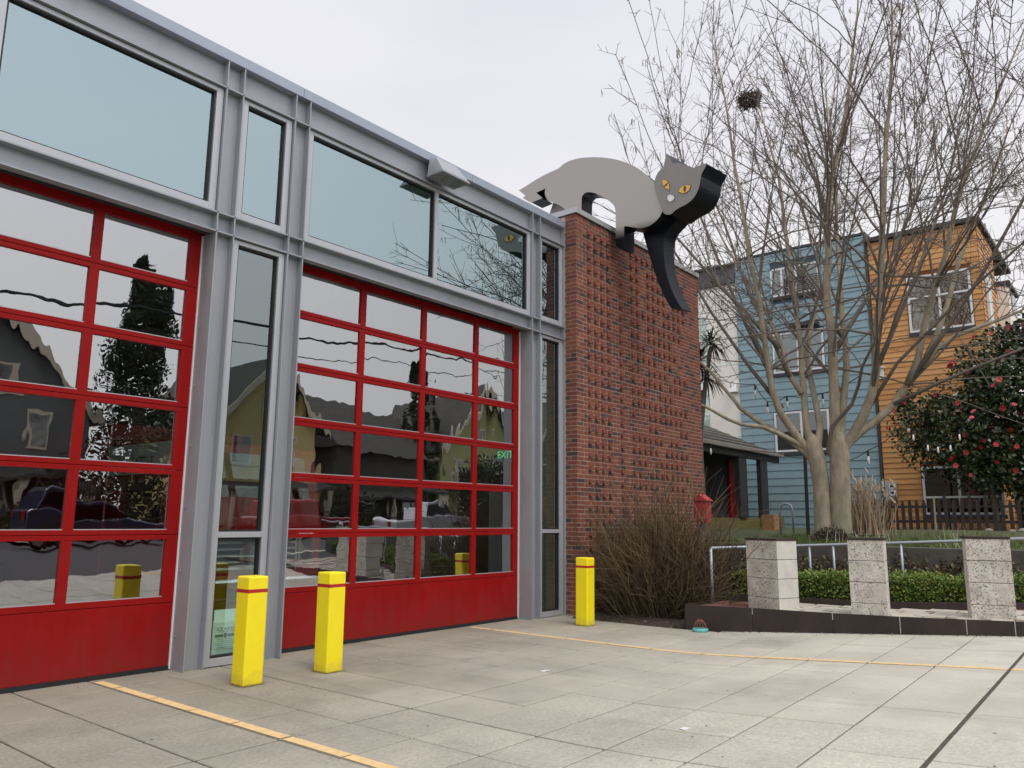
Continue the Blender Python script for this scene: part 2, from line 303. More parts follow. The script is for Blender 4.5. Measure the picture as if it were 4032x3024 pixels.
# ================================================================== GROUND AND APRON
def sheet(name, xs, ys, zf, mt, dz=0.0):
    b = MB(); nx = len(xs)
    for y in ys:
        for x in xs: b.v.append((x, y, zf(x, y)+dz))
    for j in range(len(ys)-1):
        for i in range(nx-1): b.f.append((j*nx+i, j*nx+i+1, (j+1)*nx+i+1, (j+1)*nx+i))
    return struct(b.build(name, mt, smooth=True))
def lin(a, b, n): return [a+(b-a)*i/n for i in range(n+1)]
struct(MB().quad((-400, -400, -0.4), (400, -400, -0.4), (400, 400, -0.4), (-400, 400, -0.4)).build('ground', M['soil']))
pave = sheet('pavement', lin(-14, 12.2, 40), lin(-1.6, 8.45, 40), gz, M['joint'], -0.014)
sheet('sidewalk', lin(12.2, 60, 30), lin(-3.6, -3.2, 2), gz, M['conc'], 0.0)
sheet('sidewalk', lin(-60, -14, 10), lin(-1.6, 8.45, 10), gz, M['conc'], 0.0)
ROADZ = 0.64
sheet('road', lin(-60, 110, 170), lin(-17, -1.5, 40), lambda x, y: gz(x, y)-0.012, M['road'])
sheet('far_sidewalk', lin(-80, 110, 10), lin(-19.5, -17, 2), lambda x, y: ROADZ+0.13, M['conc'])
sheet('far_yard', lin(-80, 110, 10), lin(-70, -19.5, 3), lambda x, y: ROADZ+0.2, M['grassland'])
GX = [-1.0, -0.3, 0.37, 1.04, 1.70, 2.37, 3.03, 3.70, 4.36, 5.01, 5.72, 6.44, 7.13, 7.85, 8.55, 9.25, 9.95, 10.65, 11.35]
GY = [-1.5, -0.8, -0.1, 0.6, 1.27, 1.92, 2.57, 3.2, 3.8, 4.48, 5.18, 5.85, 6.5, 7.17, 7.85, 8.44]
DARKX = {2.37: .018, 3.03: .020, 5.01: .024, 11.35: .01}; DARKY = {5.18: .026, 7.85: .02, 1.27: .036, -1.5: .03}
def slab(x0, x1, y0, y1, gx0, gx1, gy0, gy1, mt):
    b = MB(); n = 3; ch = 0.006
    xs = [x0+gx0/2, x0+gx0/2+ch] + [x0+(x1-x0)*.5] + [x1-gx1/2-ch, x1-gx1/2]
    ys = [y0+gy0/2, y0+gy0/2+ch] + [y0+(y1-y0)*.5] + [y1-gy1/2-ch, y1-gy1/2]
    jit = rnd.uniform(-.0015, .0015)
    for j, y in enumerate(ys):
        for i, x in enumerate(xs):
            e = i in (0, 4) or j in (0, 4); b.v.append((x, y, gz(x, y)+jit-(0.005 if e else 0)))
    for j in range(4):
        for i in range(4): b.f.append((j*5+i, j*5+i+1, j*5+i+6, j*5+i+5))
    ring = [0, 1, 2, 3, 4, 9, 14, 19, 24, 23, 22, 21, 20, 15, 10, 5]; k = len(b.v)
    for q in ring: b.v.append((b.v[q][0], b.v[q][1], b.v[q][2]-0.08))
    for a in range(16): b.f.append((ring[a], k+a, k+(a+1) % 16, ring[(a+1) % 16]))
    b.build('slab', mt, pave)
for i in range(len(GX)-1):
    for j in range(len(GY)-1):
        x0, x1, y0, y1 = GX[i], GX[i+1], GY[j], GY[j+1]
        if i == len(GX)-2 and y0 >= 5.18: x1 = 11.22 if y0 < 7.8 else 11.5
        rough = (x0+x1)/2 < 5.0 and 2.5 < (y0+y1)/2 < 7.4 or (x0+x1)/2 < 6.4 and (y0+y1)/2 < 4.4
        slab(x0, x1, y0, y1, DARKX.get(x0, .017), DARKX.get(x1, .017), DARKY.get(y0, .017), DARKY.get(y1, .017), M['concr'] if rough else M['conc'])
for y0, y1 in ((-1.5, .6), (.6, 1.92), (1.92, 3.2), (3.2, 5.18)):
    slab(11.35, 12.1, y0, y1, .008, .008, DARKY.get(y0, .008), DARKY.get(y1, .008), M['conc'])
jf = MB()
def strip(b, x0, x1, y0, y1, dz, n=24):
    along_x = (x1-x0) > (y1-y0)
    for k in range(n):
        if along_x:
            a, c = x0+(x1-x0)*k/n, x0+(x1-x0)*(k+1)/n
            b.quad((a, y0, gz(a, y0)+dz), (c, y0, gz(c, y0)+dz), (c, y1, gz(c, y1)+dz), (a, y1, gz(a, y1)+dz))
        else:
            a, c = y0+(y1-y0)*k/n, y0+(y1-y0)*(k+1)/n
            b.quad((x0, a, gz(x0, a)+dz), (x1, a, gz(x1, a)+dz), (x1, c, gz(x1, c)+dz), (x0, c, gz(x0, c)+dz))
for x, w in DARKX.items():
    if x < 11: strip(jf, x-w/2-.004, x+w/2+.004, -1.5, 8.4 if x < 5 else 7.85, -0.0105, 60)
for y, w in DARKY.items(): strip(jf, -1, 11.3, y-w/2-.004, y+w/2+.004, -0.009, 60)
o = jf.build('joint_filler', M['filler'], pave)
def road_line(x0, x1, ytop, xe=None):
    b = MB(); ys = [y for y in GY if y < ytop-0.05] + [ytop]
    for k in range(len(ys)-1):
        a, c = ys[k]+DARKY.get(ys[k], .006)/2+.004, ys[k+1]-DARKY.get(ys[k+1], .006)/2-.004
        nn = 6
        for q in range(nn):
            y0, y1 = a+(c-a)*q/nn, a+(c-a)*(q+1)/nn
            s0 = max(0, 1.5-y0)*-0.06 if xe else 0; s1 = max(0, 1.5-y1)*-0.06 if xe else 0
            b.quad((x0+s0, y0, gz(x0, y0)+.004), (x1+s0, y0, gz(x1, y0)+.004), (x1+s1, y1, gz(x1, y1)+.004), (x0+s1, y1, gz(x0, y1)+.004))
    struct(b.build('painted_line', M['line']))
road_line(3.71, 3.805, 8.28); road_line(9.19, 9.285, 8.28, True)

# planting bed at the foot of the brick wall, planter behind the steel edging
bed = MB(); n = 0
bx, by = lin(11.1, 16.6, 30), lin(5.55, 7.87, 14)
def bedz(x, y):
    e = min(1, max(0, (x-11.18-(y-5.5)*0.04)/0.35)); return -0.02+e*0.07+0.03*noise.noise((x*2.1, y*2.1, 0))*e
sheet('planting_bed', bx, by, bedz, M['soil'])
KERB = [(11.2, 5.70, .368), (11.43, 4.46, .376), (11.505, 3.31, .380), (11.595, 2.27, .405), (11.68, 1.41, .43), (11.74, 0.4, .46), (11.78, -1.0, .50), (11.80, -3.0, .55)]
def kx(y):
    for (x0, y0, z0), (x1, y1, z1) in zip(KERB, KERB[1:]):
        if y0 >= y >= y1: return x0+(x1-x0)*(y0-y)/(y0-y1), z0+(z1-z0)*(y0-y)/(y0-y1)
    return (KERB[0][0], KERB[0][2]) if y > 5.7 else (KERB[-1][0], KERB[-1][2])
def planterz(x, y): return kx(y)[1]-0.035
b = MB(); ys = lin(-3.0, 5.66, 40)
for y in ys:
    for k in range(9):
        x = kx(y)[0]+0.02+k*(15.4-kx(y)[0])/8; b.v.append((x, y, planterz(x, y)+0.02*noise.noise((x*3, y*3, 1))))
for j in range(40):
    for k in range(8): b.f.append((j*9+k, j*9+k+1, j*9+k+10, j*9+k+9))
struct(b.build('planter_soil', M['gravel'], smooth=True))

# lawn terrain behind the retaining wall
def lz(x, y): return 1.10+min(0.30, max(0, x-15.5)*0.028)+0.04*noise.noise((x*.5, y*.5, 3))
sheet('lawn', lin(15.6, 75, 50), lin(-3.2, 60, 50), lz, M['grassland'])

# ================================================================== FIRE STATION
st = thing('fire_station', 'grey steel and glass fire station with red bay doors and a brick end wall', 'building', (0, 8.1, 0))
YF = 8.1
def part(name, b, m, p=None, **k): return b.build(name, m, p or st, **k)
COLS = [(-0.27, -0.035), (4.535, 4.771), (5.505, 5.741), (10.515, 10.756)]
for ci, (a, c) in enumerate(COLS):
    b = MB()
    for (x0, x1, deep) in ((a, a+.016, ci in (1, 3)), (c-.016, c, ci in (0, 2))):
        b.box(x0, x1, YF, YF+.32 if deep else YF+.14, 0, 4.862); b.box(x0, x1, YF, YF+.14, 4.878, 5.09)
        b.box(x0, x1, YF, YF+.14, 5.106, 6.655); b.box(x0, x1, YF, YF+.14, 6.671, 7.01)
    b.box(a+.016, c-.016, YF+.10, YF+.115, 0, 7.01)
    co = part('column', b, M['steel'])
    if ci in (1, 3):
        for k in range(7):
            MB().lathe([(.013, 0), (.013, .006), (.007, .012)], (a-.0125, YF+.2, .35+.68*k), 8, 'x').build('bolt', M['steel'], co)
# end plate beside the brick
part('end_plate', MB().box(11.488, 11.503, YF, YF+.14, 0, 7.01), M['steel'])
BAYS = [(-6.0, -0.27), (-0.035, 4.535), (4.771, 5.505), (5.741, 10.515), (10.756, 11.488)]
def beam(zl, zh, name):
    b = MB()
    full = [(-6.0, -0.27), (-0.254, -0.051), (-0.035, 4.535), (4.551, 4.755), (4.771, 5.505), (5.521, 5.725), (5.741, 10.515), (10.531, 10.74), (10.756, 11.488)]
    for (x0, x1) in full:
        b.box(x0, x1, YF+.001, YF+.1, zl, zl+.016)
        if zh: b.box(x0, x1, YF+.001, YF+.1, zh-.016, zh)
    for (x0, x1) in BAYS: b.box(x0, x1, YF+.1, YF+.115, zl, zh or 7.01)
    part(name, b, M['steel'])
beam(6.655, None, 'roof_beam'); beam(4.862, 5.106, 'transom_beam')
for (x0, x1) in ((-6.0, -1.2), (-1.196, 2.85), (2.854, 5.61), (5.614, 8.9), (8.904, 11.51)):
    part('parapet_cap', MB().prism([(x0, YF-.006, 7.01), (x0, YF-.012, 7.145), (x0, YF+.35, 7.165), (x0, YF+.35, 7.01)], (x1-x0, 0, 0)), M['cap'], bevel=.006)
part('roof', MB().box(-6, 16.5, YF+.36, 22, 6.95, 7.05), M['cap'])
def window(x0, x1, z0, z1, mull=(), fw=(.085, .085), g='upglass', zm=()):
    """aluminium frame with panes, gaskets; mull = x mullions, zm = z mullions"""
    y0, y1 = YF+.045, YF+.15; b = MB(); e = .008
    x0 += e; x1 -= e; z0 += e; z1 -= e
    b.box(x0, x0+fw[0], y0, y1, z0, z1).box(x1-fw[0], x1, y0, y1, z0, z1)
    b.box(x0+fw[0], x1-fw[0], y0, y1, z0, z0+fw[1]).box(x0+fw[0], x1-fw[0], y0, y1, z1-.055, z1)
    xs = [x0+fw[0]] + [v for mm in mull for v in (mm-.037, mm+.037)] + [x1-fw[0]]
    zs = [z0+fw[1]] + [v for mm in zm for v in (mm-.032, mm+.032)] + [z1-.055]
    for mm in mull: b.box(mm-.037, mm+.037, y0, y1, z0+fw[1], z1-.055)
    for mm in zm:
        for i in range(0, len(xs), 2): b.box(xs[i], xs[i+1], y0+.002, y1, mm-.032, mm+.032)
    w = part('window_frame', b, M['alu'], bevel=.004)
    for i in range(0, len(xs), 2):
        for k in range(0, len(zs), 2):
            a, c, p, q = xs[i], xs[i+1], zs[k], zs[k+1]; t = .022; gb = MB()
            gb.box(a+.001, a+t, y0+.03, y1-.004, p+.001, q-.001).box(c-t, c-.001, y0+.03, y1-.004, p+.001, q-.001)
            gb.box(a+t, c-t, y0+.03, y1-.004, p+.001, p+t).box(a+t, c-t, y0+.03, y1-.004, q-t, q-.001)
            gb.build('gasket', M['gasket'], w)
            MB().box(a+.012, c-.012, y0+.062, y0+.074, p+.012, q-.012).build('pane', M[g], w)
window(-6.0, -0.27, 5.106, 6.655, (-3.1,)); window(-0.035, 4.535, 5.106, 6.655, (2.195,))
window(4.771, 5.505, 5.106, 6.655); window(5.741, 10.515, 5.106, 6.655, (8.154,)); window(10.756, 11.488, 5.106, 6.655)
window(4.771, 5.505, 0.0, 4.862, (), (.08, .085), 'lowglass', (1.418,)); window(10.756, 11.488, 0.0, 4.862, (), (.1, .085), 'lowglass', (1.425,))
part('wall_panel', MB().box(-6, -.27, YF+.1, YF+.2, 0, 4.862), M['steel'])
# sectional doors
ZJ = [0.70, 1.42, 2.12, 2.825, 3.527, 4.227, 4.90]
def garage_door(xl, xr, cs):
    yd = YF+.29
    base = MB().box(xl, xr, yd, yd+.05, .045, ZJ[0]-.003)
    gd = part('garage_door', base, M['red'], bevel=.003)
    MB().box(xl, xr, yd-.012, yd+.03, .0, .045).build('bottom_seal', M['gasket'], gd)
    edges = [xl+.15] + [v for c in cs for v in (c-.05, c+.05)] + [xr-.175]
    for k in range(6):
        z0, z1 = ZJ[k]+.003, ZJ[k+1]-.003; p0, p1 = ZJ[k]+.052, ZJ[k+1]-.052
        if k == 0: p0 = ZJ[k]+.066
        if k == 5: p1 = 4.80
        b = MB().box(xl, xr, yd, yd+.05, z0, p0).box(xl, xr, yd, yd+.05, p1, z1)
        b.box(xl, edges[0], yd, yd+.05, p0, p1).box(edges[-1], xr, yd, yd+.05, p0, p1)
        for c in cs: b.box(c-.05, c+.05, yd, yd+.05, p0, p1)
        b.build('door_section', M['red'], gd, bevel=.003)
        for i in range(0, len(edges), 2):
            tl = rnd.uniform(-.0022, .0022); tz = rnd.uniform(-.0018, .0018); yy = yd+.026; a, c = edges[i]-.006, edges[i+1]+.006; pp0, pp1 = p0-.006, p1+.006
            MB().hexa([(a, yy-tl-tz, pp0), (c, yy+tl-tz, pp0), (c, yy+tl-tz+.006, pp0), (a, yy-tl-tz+.006, pp0), (a, yy-tl+tz, pp1), (c, yy+tl+tz, pp1), (c, yy+tl+tz+.006, pp1), (a, yy-tl+tz+.006, pp1)]).build('pane', M['doorglass'], gd)
            MB().box(edges[i], edges[i+1], yd+.004, yd+.02, p0-.0005, p0+.009).build('glazing_bead', M['alu'], gd)
    return gd
garage_door(-.285, 4.565, (.975, 2.175, 3.375)); garage_door(5.71, 10.55, (7.0, 8.2, 9.4))
for x in (4.523, 10.503): part('weatherstrip', MB().box(x, x+.011, YF+.265, YF+.288, .01, 4.86), M['white'])

# interior: floor, walls, door, exit sign
part('interior_floor', MB().box(-6, 12.2, YF+.36, 22, -.05, .006), M['intfloor'])
part('interior_wall', MB().box(-6, 12.4, 22, 22.1, 0, 7).box(12.2, 12.4, YF+.3, 22, 0, 7).box(-6.1, -6, YF+.2, 22, 0, 7.04), M['dark_int'])
for k in range(5): part('roof_joist', MB().box(-6, 12.2, 9.6+k*2.4, 9.72+k*2.4, 6.3, 6.9), M['steel'])
idr = part('interior_door', MB().box(12.15, 12.195, 9.5, 10.45, .02, 2.25), M['white'])
MB().lathe([(.05, 0), (.05, .02), (.02, .03), (.02, .06)], (12.08, 9.62, 1.05), 10, 'x').tube([(12.09, 9.62, 1.05), (12.09, 9.76, 1.05)], .012).build('handle', M['chrome'], idr)
M['exitg'] = emis('exit_sign_green', (0.02, 0.55, 0.22), 1.1)
exs = part('exit_sign', MB().box(12.12, 12.19, 9.75, 10.25, 2.78, 3.02), M['black'])
def text_mesh(s, size, ext=0.0):
    c = bpy.data.curves.new('t', 'FONT'); c.body = s; c.size = size; c.extrude = ext; c.resolution_u = 2
    o = bpy.data.objects.new('t', c); me = bpy.data.meshes.new_from_object(o); bpy.data.objects.remove(o); return me
def text(s, size, mtx, m, name, parent, bold=0, sx=1.0):
    me = text_mesh(s, size); me.transform(Matrix.Diagonal((sx, 1, 1, 1))); me.transform(mtx); me.materials.append(m); return link(name, me, parent)
# orientation matrices: text x along direction a, up along z, facing a x z
def tmx(origin, a):
    a = Vector(a).normalized(); up = Vector((0, 0, 1)); n = a.cross(up)
    return Matrix(((a.x, up.x, n.x, origin[0]), (a.y, up.y, n.y, origin[1]), (a.z, up.z, n.z, origin[2]), (0, 0, 0, 1)))
text('EXIT', .2, tmx((12.115, 10.22, 2.83), (0, -1, 0)), M['exitg'], 'lettering', exs)

# ------------------------------------------------------------------ brick end wall
WX0, WX1, WY, WT = 11.52, 16.57, 7.87, 7.256
wall = part('brick_wall', MB().box(WX0+.004, WX1-.004, WY+.0035, WY+1.5, 0, WT-.004), M['mortar'])
CH, ML = .0778, .2247; J = .0125
PAT = ['10,11,16,17', '7,8,9,10,11,12,14,15', '7,8,9,10,11,13,14,15,16,17', '7,8,9,11,12,13,14,15,16', '7,8,10,11,12,13,14,15,16,17',
       '7,8,9,10,11,13,14,15,16', '7,8,10,11,12,13,14,15,16', '7,8,10,11,12,13,14', '7,8,9,11,12,13,14,15', '7,8,9,10,11,13,14', '7,8,10,11,12,13,15,16,17', '7,9,10,11,12,14,15,16', '7,8,9,12,13,14', '7,8,9,10,11,12,13,14,15,16,17', '7,10,11,12,13,14,15,16']
bricks = []      # (x0,x1,z0,z1,proj)
ncourse = int(WT/CH)
prow = 0
for i in range(ncourse+1):
    z1 = WT-i*CH-J; z0 = max(0.004, z1-CH+J)
    if z1 < .03: break
    off = 0 if i % 2 == 0 else -ML/2
    if i >= 3 and i % 3 == 0 and z0 > 0.95:
        cols = {0, 1, 2, 3, 5} | set(int(q) for q in PAT[prow % len(PAT)].split(','))
        if prow < 4: cols = {0, 1, 2, 3} | ({5} if prow in (2, 3) else set()) | set(int(q) for q in PAT[(prow*3+1) % len(PAT)].split(','))
        if z0 < 1.4: cols -= {6, 7, 8, 9, 14, 15}
        prow += 1; off = 0.02
    else: cols = set()
    x = WX0+off; k = 0
    while x < WX1-.01:
        a, c = max(WX0, x), min(WX1, x+ML-J)
        m0 = (x-(WX0+.02))/ML; kk = int(round(m0))-0
        if cols and (kk-1) in cols and abs(m0-kk) < .05 and kk >= 1:
            h = ML/2
            bricks.append((a, a+h-J, z0, z1, 0)); bricks.append((a+h, a+ML-J, z0, z1, 1))
        elif c-a > .03: bricks.append((a, c, z0, z1, 0))
        x += ML
def brick_box(b, q):
    x0, x1, z0, z1, p = q; yf = WY-(.046 if p else rnd.uniform(-.0015, .0015)); b.box(x0, x1, yf, WY+.02, z0, z1)
def qd(q): return (Vector(((q[0]+q[1])/2, WY, (q[2]+q[3])/2))-CAM).length + (1.5 if q[2] < 1.1 and q[0] > 12.2 else 0)
vis = sorted(bricks, key=qd); near = vis[:250]; rest = vis[250:]
cache = {}
for q in near:
    key = (round(q[1]-q[0], 4), round(q[3]-q[2], 4), q[4])
    if key not in cache:
        cache[key] = MB().box(0, q[1]-q[0], -(.046 if q[4] else 0), .02, 0, q[3]-q[2]).mesh('brick', M['brickp'] if q[4] else M['brick'])
    o = bpy.data.objects.new('brick', cache[key]); COL.objects.link(o); o.parent = wall; o.location = (q[0], WY+rnd.uniform(-.0015, .0015), q[2])
b = MB(); bp = MB()
for q in rest: brick_box(bp if q[4] else b, q)
# narrow return face (its own bricks)
side = MB(); left = 50
for i in range(ncourse+1):
    z1 = WT-i*CH-J; z0 = max(.004, z1-CH+J)
    if z1 < .03: break
    if i % 2 == 0: segs = [(WY+.001, WY+.12), (WY+.1305, WY+.24)]
    else: segs = [(WY+.001, WY+.2247)]
    for (a, c) in segs:
        if left > 0 and .9 < z0 < 4.5 and i % 2:
            left -= 1; MB().box(WX0-.0005, WX0+.02, a, c, z0, z1).build('brick', M['brick'], wall)
        else: b.box(WX0-.0005, WX0+.02, a, c, z0, z1)
b.build('brick_field', M['bricks'], wall, kind='stuff'); bp.build('projecting_bricks', M['brickp'], wall, kind='stuff')
for (x0, x1) in ((WX0-.03, 14.1), (14.104, WX1+.03)):
    part('coping', MB().box(x0, x1, WY-.035, WY+1.55, WT+.012, WT+.118), M['coping'], bevel=.006)
part('coping_drip', MB().box(WX0-.015, WX1+.015, WY-.012, WY+1.5, WT-.003, WT+.012), M['gasket'])
# side wall of the brick volume going back
part('brick_end_wall', MB().box(WX1-.02, WX1, WY+1.5, 22, 0, 7.0), M['mortar'])

# ------------------------------------------------------------------ flood light on the parapet
fl = thing('flood_light', 'grey wedge shaped flood light fixed to the roof edge above the right bay', 'light', (8.15, 8.09, 6.9))
MB().hexa([(7.86, 7.745, 6.75), (8.44, 7.745, 6.75), (8.44, 8.085, 6.74), (7.86, 8.085, 6.74), (7.93, 7.96, 7.04), (8.37, 7.96, 7.04), (8.40, 8.085, 7.04), (7.90, 8.085, 7.04)]).build('housing', M['steel'], fl, bevel=.01)
MB().box(7.85, 8.45, 7.735, 8.085, 6.715, 6.745).build('rim', M['steel'], fl, bevel=.004)
MB().box(7.91, 8.39, 7.79, 8.03, 6.708, 6.716).build('lens', mat('lens_glass', (.22, .24, .23), .2, var=.5, vscale=12), fl)

# ------------------------------------------------------------------ cat sculpture
def catmat(name, col, rough, fade=None):
    m = mat(name, col, rough, 0.55, var=.04, vscale=3)
    return m
M['catface'] = bpy.data.materials.new('cat_face_paint'); M['catface'].use_nodes = True
t = M['catface'].node_tree; bb = t.nodes['Principled BSDF']; bb.inputs['Roughness'].default_value = .45; bb.inputs['Metallic'].default_value = .7
g = N(t, 'ShaderNodeNewGeometry'); sx = N(t, 'ShaderNodeSeparateXYZ'); t.links.new(g.outputs['Position'], sx.inputs[0])
mr = N(t, 'ShaderNodeMapRange'); mr.inputs[1].default_value = 7.03; mr.inputs[2].default_value = 7.28; t.links.new(sx.outputs[2], mr.inputs[0])
mxx = N(t, 'ShaderNodeMix', data_type='RGBA'); mxx.inputs[6].default_value = (.006, .008, .014, 1); mxx.inputs[7].default_value = (.36, .345, .32, 1)
t.links.new(mr.outputs[0], mxx.inputs[0]); t.links.new(mxx.outputs[2], bb.inputs['Base Color'])
M['catdark'] = mat('cat_side_paint', (.006, .009, .017), .38, .0, var=.1, vscale=4, spec=.35)
M['cathead'] = mat('cat_head_paint', (.22, .21, .195), .42, .3, var=.04, vscale=4)
cat = thing('cat_sculpture', 'big grey and black metal cat with amber eyes stepping down over the brick wall', 'sculpture', (12.85, 8.6, 7.376))
BODY = [(10.121, 8.713), (9.923, 8.755), (9.71, 8.816), (9.43, 8.871), (9.224, 8.894), (9.055, 8.91), (8.954, 8.968), (8.788, 9.0), (8.591, 8.991), (8.366, 8.949), (8.114, 8.879), (7.867, 8.788), (7.626, 8.674), (7.449, 8.567), (7.275, 8.448), (7.133, 8.325), (6.993, 8.178), (6.884, 8.041), (6.775, 7.905), (6.686, 7.646), (6.666, 7.381), (6.732, 7.268), (6.822, 7.199), (6.934, 7.149), (7.075, 7.138), (7.202, 7.16), (7.301, 7.202), (7.474, 7.27), (7.509, 7.26), (7.514, 7.008), (7.527, 6.813), (7.629, 6.843), (7.692, 6.929), (7.686, 7.288), (7.68, 7.61), (7.702, 7.724), (7.761, 7.807), (7.85, 7.898), (7.94, 7.977), (8.062, 8.065), (8.185, 8.145), (8.31, 8.195), (8.405, 8.204), (8.476, 8.161), (8.502, 8.069), (8.505, 7.376), (8.877, 7.376), (8.876, 7.948), (9.024, 8.091), (9.225, 8.206), (9.379, 8.328), (9.423, 8.457), (9.403, 8.574), (9.674, 8.539), (9.506, 8.376), (9.796, 8.349), (10.011, 8.509), (9.933, 8.539)]
def chaikin(pts, keep=35):
    """round gentle corners, keep sharp ones"""
    out_ = []; n = len(pts)
    for i in range(n):
        a, p, c = Vector(pts[i-1]), Vector(pts[i]), Vector(pts[(i+1) % n])
        ang = math.degrees((p-a).angle(c-p))
        if ang > keep: out_.append(tuple(p))
        else:
            out_.append(tuple(p+(a-p)*.22)); out_.append(tuple(p+(c-p)*.22))
    return out_
def plate(name, pts3, ext, face, side, parent, bevel=.008):
    b = MB().prism(pts3, ext); me = b.mesh(name); me.materials.append(face); me.materials.append(side)
    for p in me.polygons: p.material_index = 0 if p.index == 0 else 1
    me.polygons[0].flip() if me.polygons[0].normal.dot(Vector(ext)) > 0 else None
    return link(name, me, parent, bevel)
plate('body', [(12.65, y, z) for y, z in chaikin(BODY)], (.41, 0, 0), M['catface'], M['catdark'], cat)
HIND = [(9.507, 8.425), (9.559, 8.304), (9.601, 8.21), (9.52, 7.376), (8.98, 7.376), (8.978, 8.098), (9.112, 8.249), (9.316, 8.42)]
plate('hind_leg', [(13.065, y, z) for y, z in HIND], (.3, 0, 0), M['catface'], M['catdark'], cat)
ca, sa = math.cos(math.radians(7)), math.sin(math.radians(7))
def rp3(P, s, h, o=0.0): return (P[0]-sa*s-ca*o, P[1]-ca*s+sa*o, P[2]+h)
HEAD = [(0.292, 0.514), (0.353, 0.399), (0.412, 0.269), (0.577, 0.219), (0.743, 0.112), (0.851, 0.025), (0.962, 0.038), (1.138, 0.029), (1.081, -0.052), (1.01, -0.141), (0.989, -0.246), (0.96, -0.362), (0.902, -0.469), (0.816, -0.555), (0.69, -0.605), (0.549, -0.626), (0.434, -0.656), (0.346, -0.702), (0.26, -0.687), (0.189, -0.636), (0.148, -0.547), (0.116, -0.434), (0.066, -0.29), (0.011, -0.142), (-0.003, -0.007), (0.024, 0.116), (0.096, 0.211), (0.216, 0.263), (0.249, 0.382)]
P0 = (12.60, 6.789, 7.926); P1 = (13.066, 7.313, 7.298)
hd = plate('head', [rp3(P0, s, h) for s, h in chaikin(HEAD, 48)], (ca*.70, -sa*.70, 0), M['cathead'], M['catdark'], cat)
LEG = [(-0.038, 0.01), (0.005, -0.163), (0.077, -0.422), (0.176, -0.764), (0.289, -1.104), (0.401, -1.374), (0.513, -1.601), (0.597, -1.737), (0.846, -1.8), (0.746, -1.635), (0.637, -1.41), (0.543, -1.134), (0.483, -0.863), (0.47, -0.6), (0.485, -0.394), (0.525, -0.274), (0.618, -0.168), (0.798, -0.061), (0.949, 0.104), (0.754, 0.371), (0.362, 0.381), (0.202, 0.16)]
plate('front_leg', [rp3(P1, s, h) for s, h in chaikin(LEG)], (ca*.34, -sa*.34, 0), M['catdark'], M['catdark'], cat)
M['amber'] = mat('amber_eye', (.72, .40, .035), .25, coat=.5, var=.1, vscale=9)
M['outline'] = mat('dark_outline', (.05, .047, .045), .5)
def inset(name, pts, th, m, grow=1.0, o=0.0):
    cx = sum(p[0] for p in pts)/len(pts); cy = sum(p[1] for p in pts)/len(pts)
    q = [(cx+(a-cx)*grow, cy+(c-cy)*grow) for a, c in pts]
    MB().prism([rp3(P0, s, h, o+th) for s, h in q], (ca*th, -sa*th, 0)).build(name, m, hd)
EYEL = [(0.185, 0.017), (0.238, 0.002), (0.295, -0.049), (0.33, -0.138), (0.333, -0.222), (0.261, -0.181), (0.211, -0.114), (0.186, -0.041)]
PUPL = [(0.308, -0.075), (0.273, -0.089), (0.234, -0.113), (0.213, -0.135), (0.254, -0.135), (0.293, -0.116)]
EYER = [(0.533, -0.322), (0.575, -0.266), (0.632, -0.246), (0.702, -0.248), (0.793, -0.289), (0.76, -0.362), (0.697, -0.393), (0.613, -0.385)]
PUPR = [(0.68, -0.249), (0.654, -0.271), (0.641, -0.312), (0.659, -0.376), (0.687, -0.352), (0.7, -0.301)]
NOSE = [(0.279, -0.354), (0.315, -0.324), (0.364, -0.331), (0.42, -0.372), (0.442, -0.416), (0.412, -0.451), (0.368, -0.466), (0.325, -0.458), (0.292, -0.415)]
for nm, P in (('eye', EYEL), ('eye', EYER), ('nose', NOSE)): inset('outline', P, .006, M['outline'], 1.13)
inset('eye', EYEL, .012, M['amber']); inset('eye', EYER, .012, M['amber']); inset('nose', NOSE, .012, M['white'])
inset('pupil', PUPL, .006, M['outline'], 1, .012); inset('pupil', PUPR, .006, M['outline'], 1, .012)

# ------------------------------------------------------------------ bollards
def bollard(x, y, label):
    t = thing('bollard', label, 'bollard', (x, y, 0), 'yellow bollards in front of the station')
    return t
b0 = bollard(4.65, 7.10, 'yellow square bollard standing before the narrow window between the two red doors')
me_post = MB().box(-.11, .11, -.11, .11, 0, 1.035).mesh('post', M['yellow']); me_tape = MB().box(-.1115, .1115, -.1115, .1115, .865, .925).mesh('tape', M['redtape'])
p = bpy.data.objects.new('post', me_post); COL.objects.link(p); p.parent = b0
bv = p.modifiers.new('bevel', 'BEVEL'); bv.width = .018; bv.segments = 3
p2 = bpy.data.objects.new('stripe', me_tape); COL.objects.link(p2); p2.parent = b0
bv = p2.modifiers.new('bevel', 'BEVEL'); bv.width = .018; bv.segments = 3
for x, y, l in ((5.595, 7.05, 'yellow square bollard standing at the left edge of the right red door'), (10.60, 7.11, 'yellow square bollard standing beside the corner of the brick wall')):
    c = copy_tree(b0); c.location = (x, y, 0); c['label'] = l
    c.rotation_euler = (rnd.uniform(-.006, .006), rnd.uniform(-.006, .006), rnd.uniform(-.02, .02))

